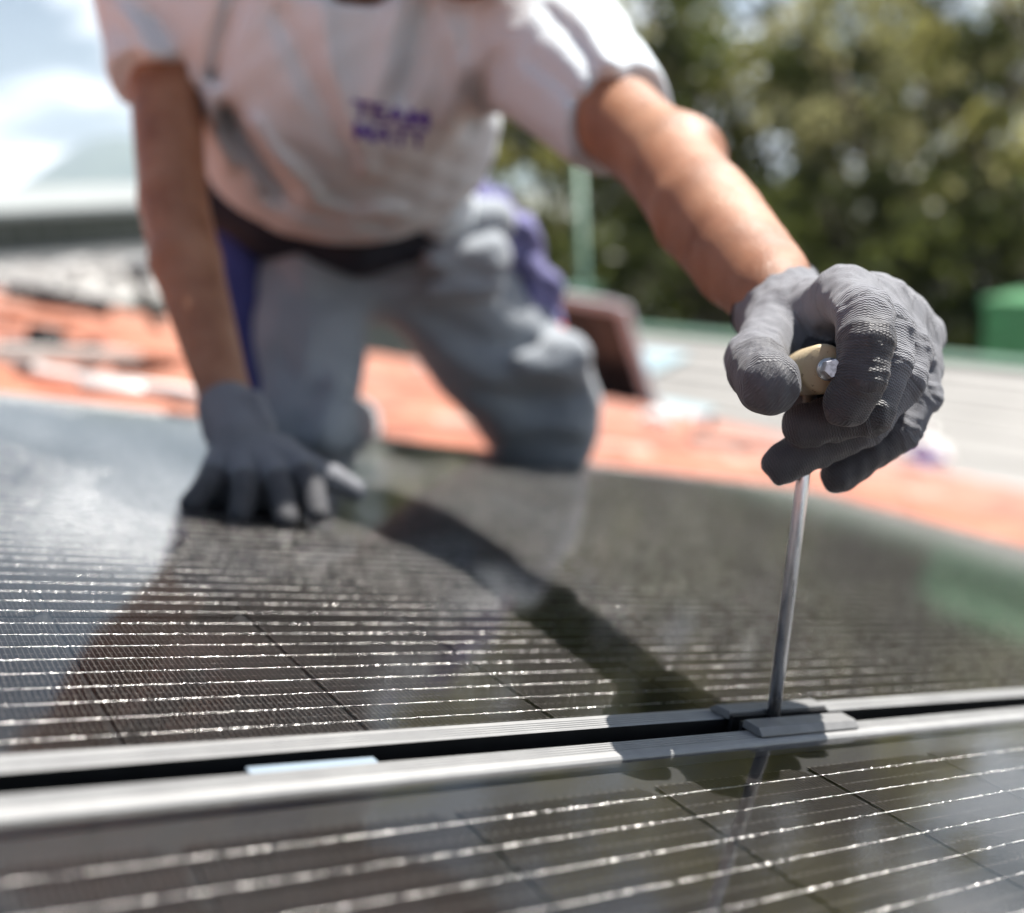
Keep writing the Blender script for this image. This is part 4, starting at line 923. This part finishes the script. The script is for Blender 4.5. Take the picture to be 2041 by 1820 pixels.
# ---- trousers
Tr = [ell(cam(715, 470, 1.52), (.185, .115, .125), .05), cone(cam(610, 520, 1.50), cam(606, 700, 1.435), .100, .078, .05), cone(cam(606, 700, 1.435), cam(612, 842, 1.385), .078, .066, .04),
      cone(cam(850, 510, 1.54), RM, .108, .100, .05), cone(RM, RK, .100, .084, .05), cone(LK, LF, .062, .052, .03), cone(RK, RF, .075, .055, .03),
      cone(cam(872, 520, 1.405), cam(985, 508, 1.43), .022, .028, .008), cone(cam(866, 568, 1.405), cam(975, 566, 1.43), .020, .024, .008), cone(cam(880, 455, 1.42), cam(985, 440, 1.46), .034, .034, .012), cone(cam(1040, 708, 1.50), cam(1135, 704, 1.53), .020, .024, .010), cone(cam(1118, 715, 1.56), cam(1140, 800, 1.62), .040, .046, .04), cone(cam(1138, 845, 1.66), cam(1130, 890, 1.67), .044, .040, .04), cone(cam(668, 800, 1.34), cam(640, 868, 1.32), .026, .030, .010)]
tfold = [([(520, 520), (600, 600), (690, 590)], .010, 22), ([(690, 560), (850, 560), (960, 540)], .012, 18), ([(840, 620), (960, 680), (1080, 700)], .012, 20), ([(880, 700), (980, 760), (1120, 740)], -.010, 20), ([(960, 780), (1050, 800), (1150, 790)], .012, 18), ([(560, 700), (600, 780), (690, 800)], .008, 20), ([(850, 520), (900, 545), (1000, 530)], -.010, 12), ([(600, 500), (620, 650), (600, 800)], -.008, 22), ([(1000, 860), (1080, 850), (1160, 860)], -.010, 16), ([(660, 760), (650, 820), (640, 870)], -.010, 22)]
def tr_warp(P):
    z = np.minimum(P[:, 2], -.2); px = np.stack([CX+F*P[:, 0]/-z, CY-F*P[:, 1]/-z], 1); out = np.zeros(len(P))
    for pl, amp, wd in tfold:
        best = np.full(len(P), 1e9)
        for a, b_ in zip(pl[:-1], pl[1:]):
            a = np.array(a, float); b_ = np.array(b_, float); tt = np.clip(((px-a)@(b_-a))/((b_-a)@(b_-a)), 0, 1); best = np.minimum(best, np.linalg.norm(px-a-tt[:, None]*(b_-a), axis=1))
        out += amp*np.exp(-(best/wd)**2)
    return out+.002*np.sin(P[:, 0]*70+2*np.sin(P[:, 1]*50))*np.sin(P[:, 1]*50)
trs, TV_, TQ_ = sdf_obj('trousers', Tr, .0065, M['trouser'], person, PB, warp=tr_warp, smooth=3)
# waistband, side panels, holster pockets
wbp = [cone(cam(455, 400, 1.42), cam(540, 450, 1.40), .050, .044, .02), cone(cam(540, 450, 1.41), cam(720, 490, 1.40), .044, .040, .02), cone(cam(720, 490, 1.40), cam(865, 466, 1.42), .040, .034, .02)]
sdf_obj('waistband', wbp, .007, M['belt'], trs, PB, smooth=2)
sp1 = [cone(cam(472, 470, 1.43), cam(474, 620, 1.41), .036, .034, .02), cone(cam(474, 620, 1.41), cam(512, 800, 1.37), .034, .026, .02)]
sdf_obj('side_panel', sp1, .006, M['navy'], trs, PB, smooth=2)
pk = [cone(cam(955, 395, 1.53), cam(1010, 470, 1.55), .030, .045, .02), cone(cam(1010, 470, 1.55), cam(1062, 580, 1.58), .045, .045, .02), cone(cam(1062, 575, 1.58), cam(1085, 660, 1.60), .036, .030, .02), cone(cam(1080, 555, 1.565), cam(1092, 640, 1.575), .014, .016, .008)]
def pk_warp(P): return .005*np.sin(P[:, 1]*120+P[:, 0]*60)+.004*np.sin(P[:, 0]*150)
sdf_obj('holster_pocket', pk, .005, M['lilac'], trs, PB, warp=pk_warp, smooth=2)
sdf_obj('side_panel', [cone(cam(1045, 590, 1.555), cam(1070, 690, 1.575), .026, .024, .01)], .006, M['navy'], trs, PB, smooth=2)
sdf_obj('red_tab', [cone(cam(1112, 655, 1.57), cam(1118, 690, 1.575), .012, .011, .005)], .004, M['red'], trs, PB, smooth=1)
for P_ in (LF, RF):
    bt = [cone(P_, P_+ldir*.09-N*.03, .050, .042, .02), cone(P_+ldir*.09-N*.03, P_+ldir*.10-N*.12, .042, .036, .02)]
    sdf_obj('boot', bt, .007, M['boot'], person, PB, smooth=2)

#==HAZE==
q = MB(); q.box((-9200, -9200, -1.5), (9200, 9200, 760)); o = q.obj('haze', M['hill']); o.data.materials.clear()
t = NT('air'); t.t.nodes.remove(t.b); pv = t.n('ShaderNodeVolumePrincipled'[10:]); pv.inputs['Color'].default_value = (.72, .86, 1, 1); pv.inputs['Density'].default_value = 1.7e-4
t.l(pv.outputs[0], t.o.inputs['Volume']); o.data.materials.append(t.m); tag(o, 'thin pale summer haze in the air', kind='stuff')
